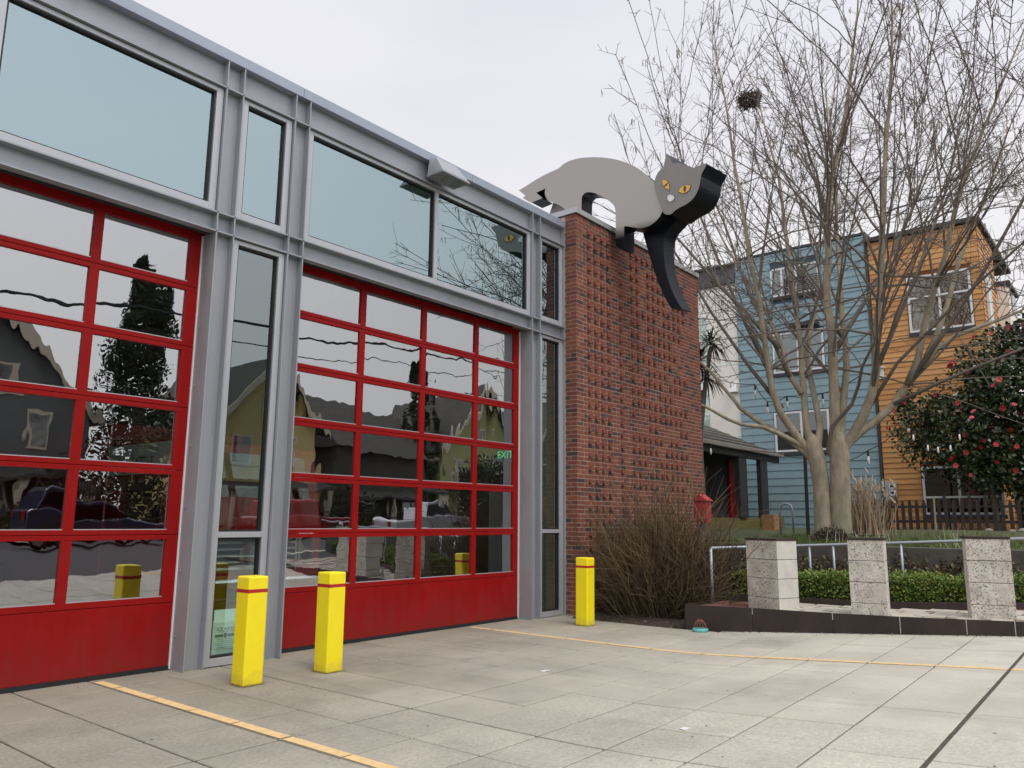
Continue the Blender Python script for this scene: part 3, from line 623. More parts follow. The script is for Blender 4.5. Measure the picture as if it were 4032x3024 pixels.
# ------------------------------------------------------------------ salt box and fire engine inside
M['card'] = mat('white_cardboard', (.70, .74, .70), .8, var=.05, vscale=6)
M['ink'] = mat('black_ink', (.02, .03, .03), .8); M['teal'] = mat('teal_print', (.02, .16, .17), .8); M['greyink'] = mat('grey_print', (.33, .37, .36), .8)
bx_ = thing('cardboard_box', 'open white cardboard box of ice melt standing inside the narrow window', 'box', (5.16, 8.44, 0))
MB().box(4.985, 5.34, 8.335, 8.55, .006, .435).build('carton', M['card'], bx_)
MB().hexa([(4.99, 8.335, .437), (5.335, 8.335, .437), (5.335, 8.338, .437), (4.99, 8.338, .437), (5.03, 8.40, .575), (5.30, 8.40, .575), (5.30, 8.403, .575), (5.03, 8.403, .575)]).build('flap', M['card'], bx_)
text('ICE AWAY', .052, tmx((5.035, 8.332, .352), (1, 0, 0)), M['ink'], 'lettering', bx_, sx=.95)
MB().box(5.02, 5.12, 8.331, 8.335, .283, .312).box(5.17, 5.29, 8.331, 8.335, .283, .312).build('printed_band', M['teal'], bx_)
MB().box(5.13, 5.16, 8.330, 8.335, .272, .322).build('printed_mark', M['ink'], bx_)
pl_ = MB()
for k in range(9):
    z = .336 if k == 0 else .255-.022*(k-1)
    pl_.box(5.03+rnd.uniform(0, .03), 5.22+rnd.uniform(0, .07), 8.332, 8.335, z, z+.006)
pl_.build('fine_print', M['greyink'], bx_)

M['engred'] = mat('fire_engine_red', (.34, .012, .014), .25, coat=.6); M['lensw'] = mat('lamp_lens', (.6, .62, .62), .1)
fe = thing('fire_engine', 'red fire engine with white upper band parked inside behind the glass doors', 'fire engine', (6.4, 11.5, 0))
EX0, EX1, EY = 5.3, 7.5, 9.75
MB().prism([(EX0, EY, .55), (EX0, EY-.02, 1.5), (EX0, EY+.25, 2.65), (EX0, EY+2.2, 2.75), (EX0, EY+2.2, .55)], (2.2, 0, 0)).build('cab', M['engred'], fe, bevel=.05)
MB().box(EX0-.02, EX1+.02, EY+2.25, EY+8, .55, 3.0).build('body', M['engred'], fe, bevel=.03)
MB().box(EX0-.03, EX0-.005, EY+.3, EY+2.19, 2.2, 2.62).build('white_band', M['white'], fe)
MB().hexa([(EX0+.15, EY+.0, 1.55), (EX1-.15, EY+.0, 1.55), (EX1-.15, EY+.05, 1.55), (EX0+.15, EY+.05, 1.55), (EX0+.25, EY+.2, 2.5), (EX1-.25, EY+.2, 2.5), (EX1-.25, EY+.26, 2.5), (EX0+.25, EY+.26, 2.5)]).build('windscreen', M['housegl'], fe)
MB().box(EX0-.012, EX0+.02, EY+.6, EY+1.6, 1.5, 2.12).build('side_window', M['housegl'], fe)
MB().box(EX0-.05, EX1+.05, EY-.35, EY-.05, .55, .82).build('bumper', M['chrome'], fe, bevel=.04)
gr = MB()
for k in range(6): gr.box(5.62, 7.0, EY-.06, EY-.03, .92+.085*k, .95+.085*k)
gr.box(5.58, 5.62, EY-.06, EY-.03, .9, 1.42).box(7.0, 7.04, EY-.06, EY-.03, .9, 1.42)
gri = gr.build('grille', M['chrome'], fe)
MB().box(5.62, 7.0, EY-.03, EY-.012, .9, 1.42).build('grille_back', M['black'], gri)
MB().lathe([(.001, -.01), (.15, -.01), (.13, .0)], (6.25, EY-.07, 1.11), 24, 'y').build('oval_emblem', M['chrome'], fe).scale = (1, 1, 1)
for x in (5.42, 7.2):
    h = MB().box(x-.14, x+.14, EY-.05, EY-.02, .95, 1.4).build('headlight', M['chrome'], fe, bevel=.02)
    for z in (1.07, 1.29): MB().lathe([(.09, 0), (.08, .02), (.03, .035)], (x, EY-.05, z), 14, 'y').build('lens', M['lensw'], h)
for y in (EY+1.2, EY+5.9):
    for x in (EX0+.02, EX1-.26):
        w = MB().lathe([(.2, 0), (.5, 0), (.52, .04), (.52, .2), (.5, .24), (.2, .24)], (x-.05, y, .52), 24, 'x').build('wheel', M['tyre'], fe)
        MB().lathe([(.05, -.03), (.1, -.03), (.2, 0), (.27, -.01), (.28, .24)], (x-.06, y, .52), 20, 'x').build('rim', M['chrome'], w)
text('SEATTLE', .15, tmx((EX0-.034, EY+1.55, 2.33), (0, -1, 0)), mat('dark_red_letters', (.25, .01, .012), .5), 'lettering', fe, sx=1.25)
text('FIRE', .15, tmx((EX0-.024, EY+4.9, 2.3), (0, -1, 0)), M['white'], 'lettering', fe, sx=1.3)

# ================================================================== STEEL EDGING, POSTS, HEDGE, RAILING
ed = thing('steel_edging', 'low rusty brown steel edging around the raised planter', 'planter edging', (11.4, 3.5, 0))
M['limestreak'] = mat('lime_streak', (.42, .38, .33), .9, var=.3, vscale=30)
segs = [(KERB[0][1]-.005, 4.72), (4.72, 3.62), (3.62, 2.78), (2.78, 2.02), (2.02, 1.50), (1.50, .6), (.6, -.6), (-.6, -3)]
for (ya, yb) in segs:
    ya -= .003; yb += .003; (xa, za), (xb, zb_) = kx(ya), kx(yb)
    MB().hexa([(xa, ya, gz(xa, ya)-.1), (xa+.014, ya, gz(xa, ya)-.1), (xb+.014, yb, gz(xb, yb)-.1), (xb, yb, gz(xb, yb)-.1), (xa, ya, za), (xa+.014, ya, za), (xb+.014, yb, zb_), (xb, yb, zb_)]).build('plate', M['rust'], ed)
    st_ = MB(); w = .008
    hh = rnd.choice([.09, .2, .3])
    st_.box(xb-.003, xb-.0005, yb-w, yb+w*.2, max(zb_-hh, gz(xb, yb)+.01), zb_-.003)
    st_.build('lime_streak', M['limestreak'], ed)
MB().box(11.22, 15.38, 5.70, 5.714, -.1, .368).build('plate', M['rust'], ed)

M['agg'] = bpy.data.materials.new('exposed_aggregate_concrete'); M['agg'].use_nodes = True
t = M['agg'].node_tree; bb = t.nodes['Principled BSDF']; bb.inputs['Roughness'].default_value = .9
g = N(t, 'ShaderNodeNewGeometry'); vo = N(t, 'ShaderNodeTexVoronoi'); vo.inputs['Scale'].default_value = 40; vo.inputs['Randomness'].default_value = 1
wn = N(t, 'ShaderNodeTexNoise'); wn.inputs['Scale'].default_value = 30
mxv = N(t, 'ShaderNodeMix', data_type='RGBA'); mxv.inputs[0].default_value = .035
t.links.new(g.outputs['Position'], mxv.inputs[6]); t.links.new(wn.outputs['Color'], mxv.inputs[7]); t.links.new(mxv.outputs[2], vo.inputs['Vector'])
cr_ = N(t, 'ShaderNodeValToRGB'); cr_.color_ramp.elements[0].position = .30; cr_.color_ramp.elements[0].color = (1, 1, 1, 1); cr_.color_ramp.elements[1].position = .40; cr_.color_ramp.elements[1].color = (0, 0, 0, 1)
t.links.new(vo.outputs['Distance'], cr_.inputs[0])
no = N(t, 'ShaderNodeTexNoise'); no.inputs['Scale'].default_value = 7; no.inputs['Detail'].default_value = 6; t.links.new(g.outputs['Position'], no.inputs['Vector'])
nr = N(t, 'ShaderNodeValToRGB'); nr.color_ramp.elements[0].color = (.43, .39, .33, 1); nr.color_ramp.elements[0].position = .35; nr.color_ramp.elements[1].color = (.58, .545, .48, 1); nr.color_ramp.elements[1].position = .65
t.links.new(no.outputs['Fac'], nr.inputs[0])
sp = N(t, 'ShaderNodeSeparateColor'); t.links.new(vo.outputs['Color'], sp.inputs[0])
pr = N(t, 'ShaderNodeValToRGB'); pr.color_ramp.interpolation = 'CONSTANT'
for i, (ps, c) in enumerate([(0, (.15, .155, .17)), (.3, (.25, .24, .235)), (.45, (.18, .185, .20)), (.62, (.62, .55, .43)), (.72, (.36, .30, .25)), (.85, (.17, .16, .17))]):
    e = pr.color_ramp.elements[i] if i < 2 else pr.color_ramp.elements.new(ps)
    e.position = ps; e.color = (*c, 1)
t.links.new(sp.outputs[0], pr.inputs[0])
n2 = N(t, 'ShaderNodeTexNoise'); n2.inputs['Scale'].default_value = 4.0; t.links.new(g.outputs['Position'], n2.inputs['Vector'])
m2 = N(t, 'ShaderNodeMapRange'); m2.inputs[1].default_value = .30; m2.inputs[2].default_value = .46; t.links.new(n2.outputs['Fac'], m2.inputs[0])
mm = N(t, 'ShaderNodeMath', operation='MULTIPLY'); t.links.new(cr_.outputs[0], mm.inputs[0]); t.links.new(m2.outputs[0], mm.inputs[1])
fm = N(t, 'ShaderNodeMix', data_type='RGBA'); t.links.new(mm.outputs[0], fm.inputs[0]); t.links.new(nr.outputs[0], fm.inputs[6]); t.links.new(pr.outputs[0], fm.inputs[7])
t.links.new(fm.outputs[2], bb.inputs['Base Color'])
bm = N(t, 'ShaderNodeBump'); bm.inputs['Strength'].default_value = .5; bm.inputs['Distance'].default_value = .01; t.links.new(mm.outputs[0], bm.inputs['Height']); t.links.new(bm.outputs[0], bb.inputs['Normal'])
M['aggside'] = mat('smooth_cast_concrete', (.56, .54, .49), .85, var=.14, vscale=5, bump=.2, bscale=60, blotch=((.40, .37, .32), 4, .58, .6))
POSTS = [((11.735, 4.925), (11.525, 4.365), .42, 1.361, 'speckled concrete pillar nearest the brown bush, leftmost of the row'),
         ((11.575, 3.392), (11.652, 2.942), .42, 1.395, 'speckled concrete pillar standing between the other two pillars on the edging'),
         ((12.055, 2.025), (12.19, 1.535), .40, 1.432, 'speckled concrete pillar at the right edge of the photo'),
         ((12.35, .55), (12.5, .08), .40, 1.46, 'speckled concrete pillar beyond the right edge of the photo')]
for (A, B, dep, zt, lab) in POSTS[:3]:
    A, B = Vector((*A, 0)), Vector((*B, 0)); t_ = (B-A).normalized(); nn = Vector((-t_.y, t_.x, 0)) 
    if nn.x < 0: nn = -nn
    z0 = planterz(A.x, (A.y+B.y)/2)-.02; pz = thing('concrete_pillar', lab, 'pillar', ((A+B)/2+nn*dep/2+Vector((0, 0, z0))), 'concrete pillars on the planter edge')
    n = 4; hs = [.19, .27, .27, .27]; tot = zt-.02-z0; hs = [h*tot/sum(hs) for h in hs]; z = z0
    for k in range(n):
        jx = rnd.uniform(-.004, .004); a, b2 = A+nn*jx, B+nn*jx; c, e = b2+nn*dep, a+nn*dep; q0, q1 = z+.003, z+hs[k]-.003
        me = MB().hexa([(*p_[:2], q0) for p_ in (a, b2, c, e)]+[(*p_[:2], q1) for p_ in (a, b2, c, e)]).mesh('block', M['agg'])
        me.materials.append(M['aggside'])
        for pg in me.polygons:
            if abs(Vector(pg.normal).dot(t_)) > .8: pg.material_index = 1
        link('block', me, pz, .006); z += hs[k]
    a, b2 = A-t_*.01-nn*.01, B+t_*.01-nn*.01; c, e = b2+nn*(dep+.02), a+nn*(dep+.02)
    MB().hexa([(*p_[:2], zt-.02) for p_ in (a, b2, c, e)]+[(*p_[:2], zt+.008) for p_ in (a, b2, c, e)]).build('cap_plate', M['rust'], pz)

# pavers between edging and hedge
pv = struct(MB().quad((11.85, -2.9, .30), (12.3, -2.9, .30), (12.3, 5.6, .25), (11.85, 5.6, .25)).build('paver_path', M['soil']))
def hedge_x(y):
    P = [(5.7, 12.5), (4.64, 12.78), (3.80, 12.88), (3.16, 13.03), (2.25, 13.42), (1.66, 13.79), (0, 14.6), (-3, 15.2)]
    for (y0, x0), (y1, x1) in zip(P, P[1:]):
        if y0 >= y >= y1: return x0+(x1-x0)*(y0-y)/(y0-y1)
    return 12.5
y = 4.5
while y > -1.2:
    x0 = kx(y)[0]+.03; xe = hedge_x(y)-.06; k = 0; dx = .36
    while x0+k*dx < xe:
        a, c = x0+k*dx+.008, min(x0+(k+1)*dx, xe)-.008; yo = (k % 2)*.13
        if c-a > .08:
            za = planterz(x0, y)+.016+rnd.uniform(-.006, .006); tl = rnd.uniform(-.004, .004)
            MB().hexa([(a, y-.37+yo, za-.06), (c, y-.37+yo, za-.06), (c, y-.015+yo, za-.06), (a, y-.015+yo, za-.06), (a, y-.37+yo, za), (c, y-.37+yo, za+tl), (c, y-.015+yo, za+tl), (a, y-.015+yo, za)]).build('paver', M['paver'], pv)
        k += 1
    y -= .385
# black edging in front of the hedge
he = thing('hedge_edging', 'low dark edging strip along the foot of the green hedge', 'edging', (13, 3, .35))
ys = lin(5.5, -2.5, 16)
for a, c in zip(ys, ys[1:]):
    x0, x1 = hedge_x(a), hedge_x(c); z0, z1 = planterz(11.6, a), planterz(11.6, c)
    MB().hexa([(x0-.05, a-.002, z0-.05), (x0+.02, a-.002, z0-.05), (x1+.02, c+.002, z1-.05), (x1-.05, c+.002, z1-.05), (x0-.05, a-.002, z0+.10), (x0+.02, a-.002, z0+.10), (x1+.02, c+.002, z1+.10), (x1-.05, c+.002, z1+.10)]).build('board', M['rust'], he)

def leaf(b, p, s, up=None, fold=.3):
    dv = Vector((rnd.gauss(0, 1), rnd.gauss(0, 1), rnd.gauss(0, 1)))
    if up is not None: dv += up
    dv.normalize(); a = dv.orthogonal().normalized(); a = (a*math.cos(w_ := rnd.uniform(0, 6.28))+dv.cross(a)*math.sin(w_)).normalized(); c = dv.cross(a)
    l, w = s, s*.32; p = Vector(p); m = p+a*l*.5
    n = len(b.v); q = [p, m+c*w-dv*w*fold*0, p+a*l, m-c*w]
    b.v += [tuple(v) for v in q]; b.f.append((n, n+1, n+2, n+3))
LG = [(0.056, 0.106, 0.013), (0.088, 0.144, 0.018), (0.125, 0.181, 0.025), (0.069, 0.125, 0.015), (0.175, 0.219, 0.037), (0.1, 0.156, 0.02), (0.237, 0.25, 0.05), (0.056, 0.094, 0.018)]
M['hedgeleaf'] = mat('hedge_leaf', LG[0], .5, island=LG, spec=.3)
hg = thing('hedge', 'low clipped green hedge between the speckled pillars and the pipe railing', 'hedge', (13.4, 3, .35))
b = MB(); core = MB()
ys = lin(5.6, -2.6, 30)
for a, c in zip(ys, ys[1:]):
    x0, x1 = hedge_x(a)+.1, hedge_x(c)+.1
    core.hexa([(x0, a, .3), (x0+.55, a, .3), (x1+.55, c, .3), (x1, c, .3), (x0+.05, a, .74), (x0+.5, a, .74), (x1+.5, c, .74), (x1+.05, c, .74)])
core.build('branches', M['soil'], hg)
for k in range(26000):
    y = rnd.uniform(-2.5, 5.6); xh = hedge_x(y); top = .80+.03*(3-y)*.5+.05*noise.noise((y*2.2, 0, 5))+.04*noise.noise((y*7, 2, 5))
    side_ = rnd.random()
    if side_ < .55: x = xh+.04+abs(rnd.gauss(0, .05))+.05*noise.noise((y*3, k*.0, 9)); z = .40+(top-.40)*rnd.random()**.8
    else: x = xh+rnd.uniform(.02, .75); z = top+rnd.gauss(0, .03)
    leaf(b, (x, y, z), rnd.uniform(.03, .055), Vector((-.5, 0, .8)))
b.build('foliage', M['hedgeleaf'], hg)

rl = thing('pipe_railing', 'grey galvanised pipe handrail on short posts behind the hedge', 'railing', (13.9, 4, .3))
RP = [(11.95, 5.60, 1.19), (13.95, 5.15, 1.195), (14.0, 5.06, 1.2), (14.0, 3.41, 1.285), (14.0, 2.36, 1.345), (14.0, 1.58, 1.395), (14.0, -1.5, 1.56)]
MB().tube(RP, .026, 10).build('top_rail', M['galv'], rl, smooth=True)
MB().tube([(11.95, 5.60, .3), (11.95, 5.60, 1.19)], .026, 10).build('post', M['galv'], rl, smooth=True)
for y in (5.06, 4.735, 4.335, 3.27, 2.36, 1.3, .3, -.7): MB().tube([(14.0, y, .3), (14.0, y, 1.2+(5.06-y)*.0555-.02)], .022, 8).build('post', M['galv'], rl, smooth=True)

rw = thing('retaining_wall', 'dark weathered concrete retaining wall behind the hedge, below the lawn', 'wall', (15.4, 3, .3))
for (a, c) in ((-3.2, -.4), (-.395, 2.6), (2.605, 5.2), (5.205, 7.86)):
    MB().box(15.36, 15.62, a, c, .1, 1.19).build('wall_section', M['retain'], rw, bevel=.015)
LW = [(.05, .055, .015), (.085, .075, .03), (.10, .065, .03), (.04, .05, .012), (.13, .10, .045), (.06, .07, .02)]
M['weed'] = mat('wall_weed', LW[0], .7, island=LW)
b = MB()
for k in range(9000):
    y = rnd.uniform(-2, 7.6); n_ = noise.noise((y*1.3, 3, 0))*.5+.5; h = .35+.75*n_*rnd.random()
    if rnd.random() > .25+n_: continue
    leaf(b, (15.36-abs(rnd.gauss(0, .10))-.02, y, .3+h*rnd.random()**.6), rnd.uniform(.04, .09), Vector((-.6, 0, .3)))
b.build('weeds', M['weed'], None, kind='stuff')
b = MB()
for k in range(600):        # loose leaf litter on bed and by the edging
    if rnd.random() < .75: x, y = rnd.uniform(11.2, 13.6), rnd.uniform(5.55, 7.85); z = bedz(x, y)+.012
    else:
        y = rnd.uniform(0, 5.6); x = kx(y)[0]-abs(rnd.gauss(0, .03))-.01; z = gz(x, y)+.008
    leaf(b, (x, y, z), rnd.uniform(.02, .06), Vector((0, 0, 3)))
for k in range(260):
    x = rnd.uniform(1.2, 11); y = rnd.uniform(.6, 8.2)
    if rnd.random() < .4: y = 8.34-abs(rnd.gauss(0, .12))
    leaf(b, (x, y, gz(x, y)+.004), rnd.uniform(.008, .028), Vector((0, 0, 6)))
for (x0, y0) in ((4.65, 7.1), (5.595, 7.05), (10.6, 7.11)):
    for k in range(70):
        w = rnd.uniform(-.13, .13); sd = rnd.randrange(4); q_ = .118+abs(rnd.gauss(0, .012)); px, py = ((w, -q_), (w, q_), (-q_, w), (q_, w))[sd]
        leaf(b, (x0+px, y0+py, .005), rnd.uniform(.008, .022), Vector((0, 0, 4)))
b.build('leaf_litter', mat('dead_leaf', (.16, .09, .05), .9, island=[(.16, .09, .05), (.09, .05, .03), (.24, .16, .10), (.06, .04, .03), (.2, .1, .06)]), None, kind='stuff')
for (x, y, s) in ((7.13, 5.31, .05), (5.79, 2.98, .03)):
    o = MB().hexa([(x-s, y-.02, gz(x, y)+.003), (x+s, y-.03, gz(x, y)+.003), (x+s*.9, y+.02, gz(x, y)+.003), (x-s, y+.03, gz(x, y)+.003), (x-s, y-.02, gz(x, y)+.007), (x+s, y-.03, gz(x, y)+.012), (x+s*.9, y+.02, gz(x, y)+.008), (x-s, y+.03, gz(x, y)+.007)]).build('paper_scrap', M['white'])
    tag(o, 'white paper scrap beside the dark concrete joint' if s > .04 else 'tiny white paper scrap on the open concrete slab in front', 'litter')

# drain dome
dr = thing('drain_dome', 'rusty domed drain grate on a turquoise ring at the corner of the edging', 'drain', (11.44, 5.53, 0))
dr.location = (11.36, 5.48, 0)
c0 = (11.12, 5.42, .0)
dr.location = c0
MB().lathe([(.085, 0), (.115, 0), (.118, .045), (.10, .06), (.085, .055)], c0, 20).build('ring', mat('turquoise_paint', (.12, .42, .40), .6, var=.2, vscale=20), dr, smooth=True)
M['rustor'] = mat('orange_rust', (.16, .07, .035), .85, var=.3, vscale=40)
for k in range(14):
    w = 2*math.pi*k/14
    MB().tube([(c0[0]+math.cos(w)*.095*math.cos(e), c0[1]+math.sin(w)*.095*math.cos(e), .055+.12*math.sin(e)) for e in lin(0, 1.5, 6)], .006, 5).build('bar', M['rustor'], dr)
MB().lathe([(.03, 0), (.03, .012), (.005, .014)], (c0[0], c0[1], .17), 10).build('hub', M['rustor'], dr)

# alarm box on a post
M['boxred'] = mat('faded_red_box', (.38, .04, .045), .5, var=.12, vscale=9)
ab = thing('alarm_box', 'faded red metal box with pitched top on a grey post behind the bush', 'alarm box', (13.5, 6.46, .03))
MB().tube([(13.5, 6.46, 0), (13.5, 6.46, 1.6)], .03, 10).build('post', M['galv'], ab, smooth=True)
MB().box(13.4, 13.6, 6.33, 6.59, 1.58, 1.98).build('case', M['boxred'], ab, bevel=.012)
MB().prism([(13.37, 6.30, 1.98), (13.37, 6.62, 1.98), (13.37, 6.46, 2.10)], (.26, 0, 0)).build('roof', M['boxred'], ab)
MB().box(13.385, 13.4, 6.37, 6.55, 1.64, 1.93).build('door', M['boxred'], ab, bevel=.005)

# ================================================================== TREE
M['bark'] = mat('grey_tan_bark', (.33, .28, .205), .9, var=.3, vscale=7, bump=.6, bscale=30, stretch=(1, 1, .4), blotch=((.20, .195, .125), 2.0, .5, .7))
M['branch'] = mat('branch_bark', (.17, .145, .12), .9, var=.25, vscale=5)
M['twig'] = mat('twig_bark', (.11, .09, .082), .9)
tree = thing('bare_tree', 'big leafless tree with twin trunks and spreading grey branches', 'tree', (19.6, 6.05, 1.25))
LIMBS = {
'a': ([(19.48, 6.41, 3.38), (19.38, 6.73, 3.54), (19.25, 7.13, 3.78), (19.15, 7.45, 3.93), (19.01, 7.92, 4.0), (18.92, 8.22, 4.13), (18.8, 8.6, 4.38), (18.7, 8.93, 4.56), (18.57, 9.35, 4.83)], .085, .024, -.9, .8),
'b': ([(19.4, 6.65, 3.43), (19.26, 7.13, 3.83), (19.1, 7.61, 4.15), (18.99, 7.99, 4.49), (18.95, 8.13, 4.71), (18.86, 8.4, 5.09), (18.77, 8.7, 5.54), (18.69, 8.96, 5.83), (18.57, 9.36, 6.13)], .085, .024, .7, 1.0),
'c': ([(19.44, 6.53, 3.42), (19.33, 6.87, 3.98), (19.28, 7.06, 4.31), (19.24, 7.19, 4.78), (19.22, 7.25, 5.35), (19.2, 7.3, 6.02), (19.19, 7.34, 6.6), (19.18, 7.38, 7.18), (19.13, 7.53, 8.19), (19.11, 7.59, 8.95)], .115, .048, -.9, 6.0),
'd': ([(19.48, 6.39, 3.42), (19.45, 6.49, 3.92), (19.45, 6.5, 4.51), (19.44, 6.52, 5.21), (19.45, 6.51, 5.95), (19.43, 6.57, 6.72), (19.41, 6.64, 7.59), (19.39, 6.69, 8.58), (19.37, 6.75, 9.33)], .105, .048, .8, 6.5),
'e': ([(19.51, 6.29, 3.37), (19.55, 6.19, 3.91), (19.52, 6.25, 4.5), (19.5, 6.34, 5.2), (19.48, 6.41, 5.9), (19.52, 6.26, 6.69), (19.57, 6.1, 7.39), (19.6, 6.0, 8.24)], .101, .045, 1.6, 7.0),
'f': ([(19.62, 5.94, 3.36), (19.65, 5.86, 4.03), (19.65, 5.84, 4.71), (19.66, 5.83, 5.35), (19.66, 5.8, 6.27), (19.64, 5.88, 6.93), (19.65, 5.85, 7.5), (19.67, 5.77, 8.21), (19.67, 5.77, 8.94)], .150, .080, -.2, 7.5),
'g': ([(19.67, 5.78, 3.4), (19.69, 5.72, 4.02), (19.72, 5.63, 4.69), (19.75, 5.53, 5.37), (19.75, 5.51, 6.06), (19.74, 5.55, 6.76), (19.75, 5.53, 7.47), (19.75, 5.52, 8.42)], .115, .058, 1.2, 7.0),
'h': ([(19.68, 5.74, 3.4), (19.77, 5.44, 3.79), (19.84, 5.23, 4.18), (19.9, 5.04, 4.66), (19.93, 4.93, 5.19), (19.94, 4.9, 6.01), (19.98, 4.78, 6.69), (20.0, 4.72, 7.37), (20.02, 4.64, 8.3), (20.04, 4.59, 8.77)], .140, .062, -1.0, 7.0),
'i': ([(19.67, 5.78, 3.46), (19.82, 5.3, 3.8), (19.93, 4.95, 4.05), (20.03, 4.6, 4.39), (20.13, 4.29, 4.85), (20.23, 3.98, 5.22), (20.33, 3.63, 5.67), (20.45, 3.25, 5.97), (20.61, 2.73, 6.16), (20.77, 2.22, 6.35), (20.87, 1.9, 6.49)], .135, .028, .3, 2.5),
'j': ([(20.13, 4.29, 4.85), (20.21, 4.04, 5.46), (20.26, 3.87, 6.22), (20.34, 3.61, 7.07), (20.42, 3.35, 7.83), (20.49, 3.12, 8.8), (20.54, 2.95, 9.43)], .090, .045, -.7, 5.0),
'k': ([(20.23, 3.98, 5.22), (20.34, 3.6, 6.05), (20.43, 3.3, 6.85), (20.51, 3.04, 7.7), (20.6, 2.75, 8.45), (20.71, 2.41, 9.24)], .080, .035, .9, 4.5),
'l': ([(19.56, 6.13, 3.41), (19.62, 5.95, 3.85), (19.76, 5.49, 4.37), (19.81, 5.33, 4.77), (19.83, 5.25, 5.12), (19.91, 4.99, 5.6)], .062, .028, -1.6, 4.0),
'm': ([(19.3, 6.99, 5.94), (19.19, 7.35, 6.4), (19.05, 7.8, 7.03), (18.89, 8.31, 7.63), (18.72, 8.88, 8.45), (18.55, 9.42, 9.2)], .065, .028, -.5, 1.2),
'n': ([(19.43, 6.55, 4.75), (19.35, 6.81, 5.27), (19.31, 6.94, 5.99), (19.24, 7.17, 6.68), (19.15, 7.47, 7.54), (19.02, 7.88, 8.33)], .075, .033, .9, 4.5),
'o': ([(19.65, 5.85, 5.6), (19.75, 5.4, 6.4), (19.95, 4.9, 7.3), (20.1, 4.3, 8.4), (20.3, 3.8, 9.6)], .07, .035, 1.3, 5.0),
'q': ([(19.30, 7.0, 4.4), (19.05, 7.7, 5.5), (18.8, 8.5, 6.9), (18.6, 9.3, 8.5)], .06, .028, -.8, .8),
'r': ([(19.25, 7.25, 5.3), (19.1, 7.75, 6.6), (18.95, 8.3, 8.2), (18.8, 8.8, 9.8)], .06, .030, .5, 3.6),
's': ([(19.93, 4.93, 5.2), (20.05, 4.4, 6.4), (20.2, 3.8, 7.8), (20.35, 3.2, 9.4)], .065, .032, 1.1, 4.5),
't': ([(20.13, 4.29, 4.85), (20.4, 3.5, 6.0), (20.65, 2.6, 7.4), (20.9, 1.8, 8.9)], .06, .03, -1.0, 4.0),
'u': ([(20.03, 4.6, 4.39), (20.3, 3.6, 4.85), (20.55, 2.5, 5.25), (20.8, 1.3, 5.65)], .05, .022, -.9, 2.0),
'v': ([(19.85, 5.2, 4.2), (20.05, 4.5, 5.3), (20.4, 3.3, 6.5), (20.7, 2.1, 7.5)], .05, .024, -1.6, 3.0),
'p': ([(19.35, 6.8, 5.2), (19.3, 7.2, 6.3), (19.25, 7.7, 7.5), (19.2, 8.1, 8.9), (19.15, 8.4, 10.0)], .06, .03, 1.2, 4.0)}
trL = MB().tube([(19.53, 6.24, 1.1), (19.53, 6.24, 1.5), (19.53, 6.24, 2.48), (19.52, 6.28, 3.0), (19.49, 6.35, 3.42), (19.48, 6.37, 3.66), (19.48, 6.38, 3.76)], [.27, .21, .192, .205, .20, .12, .02], 14).build('trunk', M['bark'], tree, smooth=True)
trR = MB().tube([(19.64, 5.87, 1.1), (19.64, 5.87, 1.5), (19.65, 5.84, 2.48), (19.66, 5.81, 3.05), (19.67, 5.80, 3.46), (19.67, 5.79, 3.72), (19.67, 5.79, 3.82)], [.30, .25, .228, .235, .22, .13, .02], 14).build('trunk', M['bark'], tree, smooth=True)
VIEW = Vector((math.sin(math.radians(72.9)), math.cos(math.radians(72.9)), 0))
FULL = []
br = MB(); tw = MB(); ck = MB()
def grow(p, dr_, L, steps, up, wob):
    pts = [Vector(p)]; q = Vector(p); dd = Vector(dr_).normalized()
    for k in range(steps):
        dd = (dd+Vector((rnd.gauss(0, wob), rnd.gauss(0, wob), rnd.gauss(0, wob)+up))).normalized(); q = q+dd*L/steps; pts.append(q.copy())
    return pts
def side_dir(t_, ang, az):
    a = t_.orthogonal().normalized(); c = t_.cross(a); s = a*math.cos(az)+c*math.sin(az)
    return (t_*math.cos(ang)+s*math.sin(ang)).normalized()
def walk(pts):
    tot = 0; acc = [0]
    for a, c in zip(pts, pts[1:]): tot += (c-a).length; acc.append(tot)
    return tot, acc
def at_len(pts, acc, s):
    for i in range(len(pts)-1):
        if s <= acc[i+1] or i == len(pts)-2:
            f = (s-acc[i])/max(1e-6, acc[i+1]-acc[i]); return pts[i].lerp(pts[i+1], f), (pts[i+1]-pts[i]).normalized()
def catkins(p):
    for k in range(rnd.randint(2, 4)):
        q = p+Vector((rnd.gauss(0, .05), rnd.gauss(0, .05), rnd.uniform(-.03, .03)))
        ck.tube([q, q+Vector((rnd.gauss(0, .02), rnd.gauss(0, .02), -rnd.uniform(.10, .2)))], [.009, .006], 3, False)
def twigs(pts, r_, lvl):
    tot, acc = walk(pts); s = tot*.25
    while s < tot:
        p, t_ = at_len(pts, acc, s); az = rnd.uniform(0, 6.28)
        for sg in (0, math.pi):
            if rnd.random() < (.38 if p.z > 9 else .38+.13*(9-p.z)): continue
            L = rnd.uniform(.2, .55)*(1.15-.5*s/tot)*(1.7 if lvl == 1 else 1)
            q = grow(p, side_dir(t_, math.radians(rnd.uniform(35, 55)), az+sg), L, 3, .06, .07)
            tw.tube(q, [.0075 if lvl == 1 else .006, .0055, .0045, .0035], 3, False)
            if rnd.random() < .13: catkins(q[-1])
            if lvl == 1 and rnd.random() < .5:
                for f in (.45, .8):
                    p2 = q[0].lerp(q[-1], f)
                    q2 = grow(p2, side_dir((q[-1]-q[0]).normalized(), .8, rnd.uniform(0, 6.28)), L*rnd.uniform(.3, .55), 2, .12, .08); tw.tube(q2, [.006, .005, .004], 3, False)
        s += rnd.uniform(.26, .5)
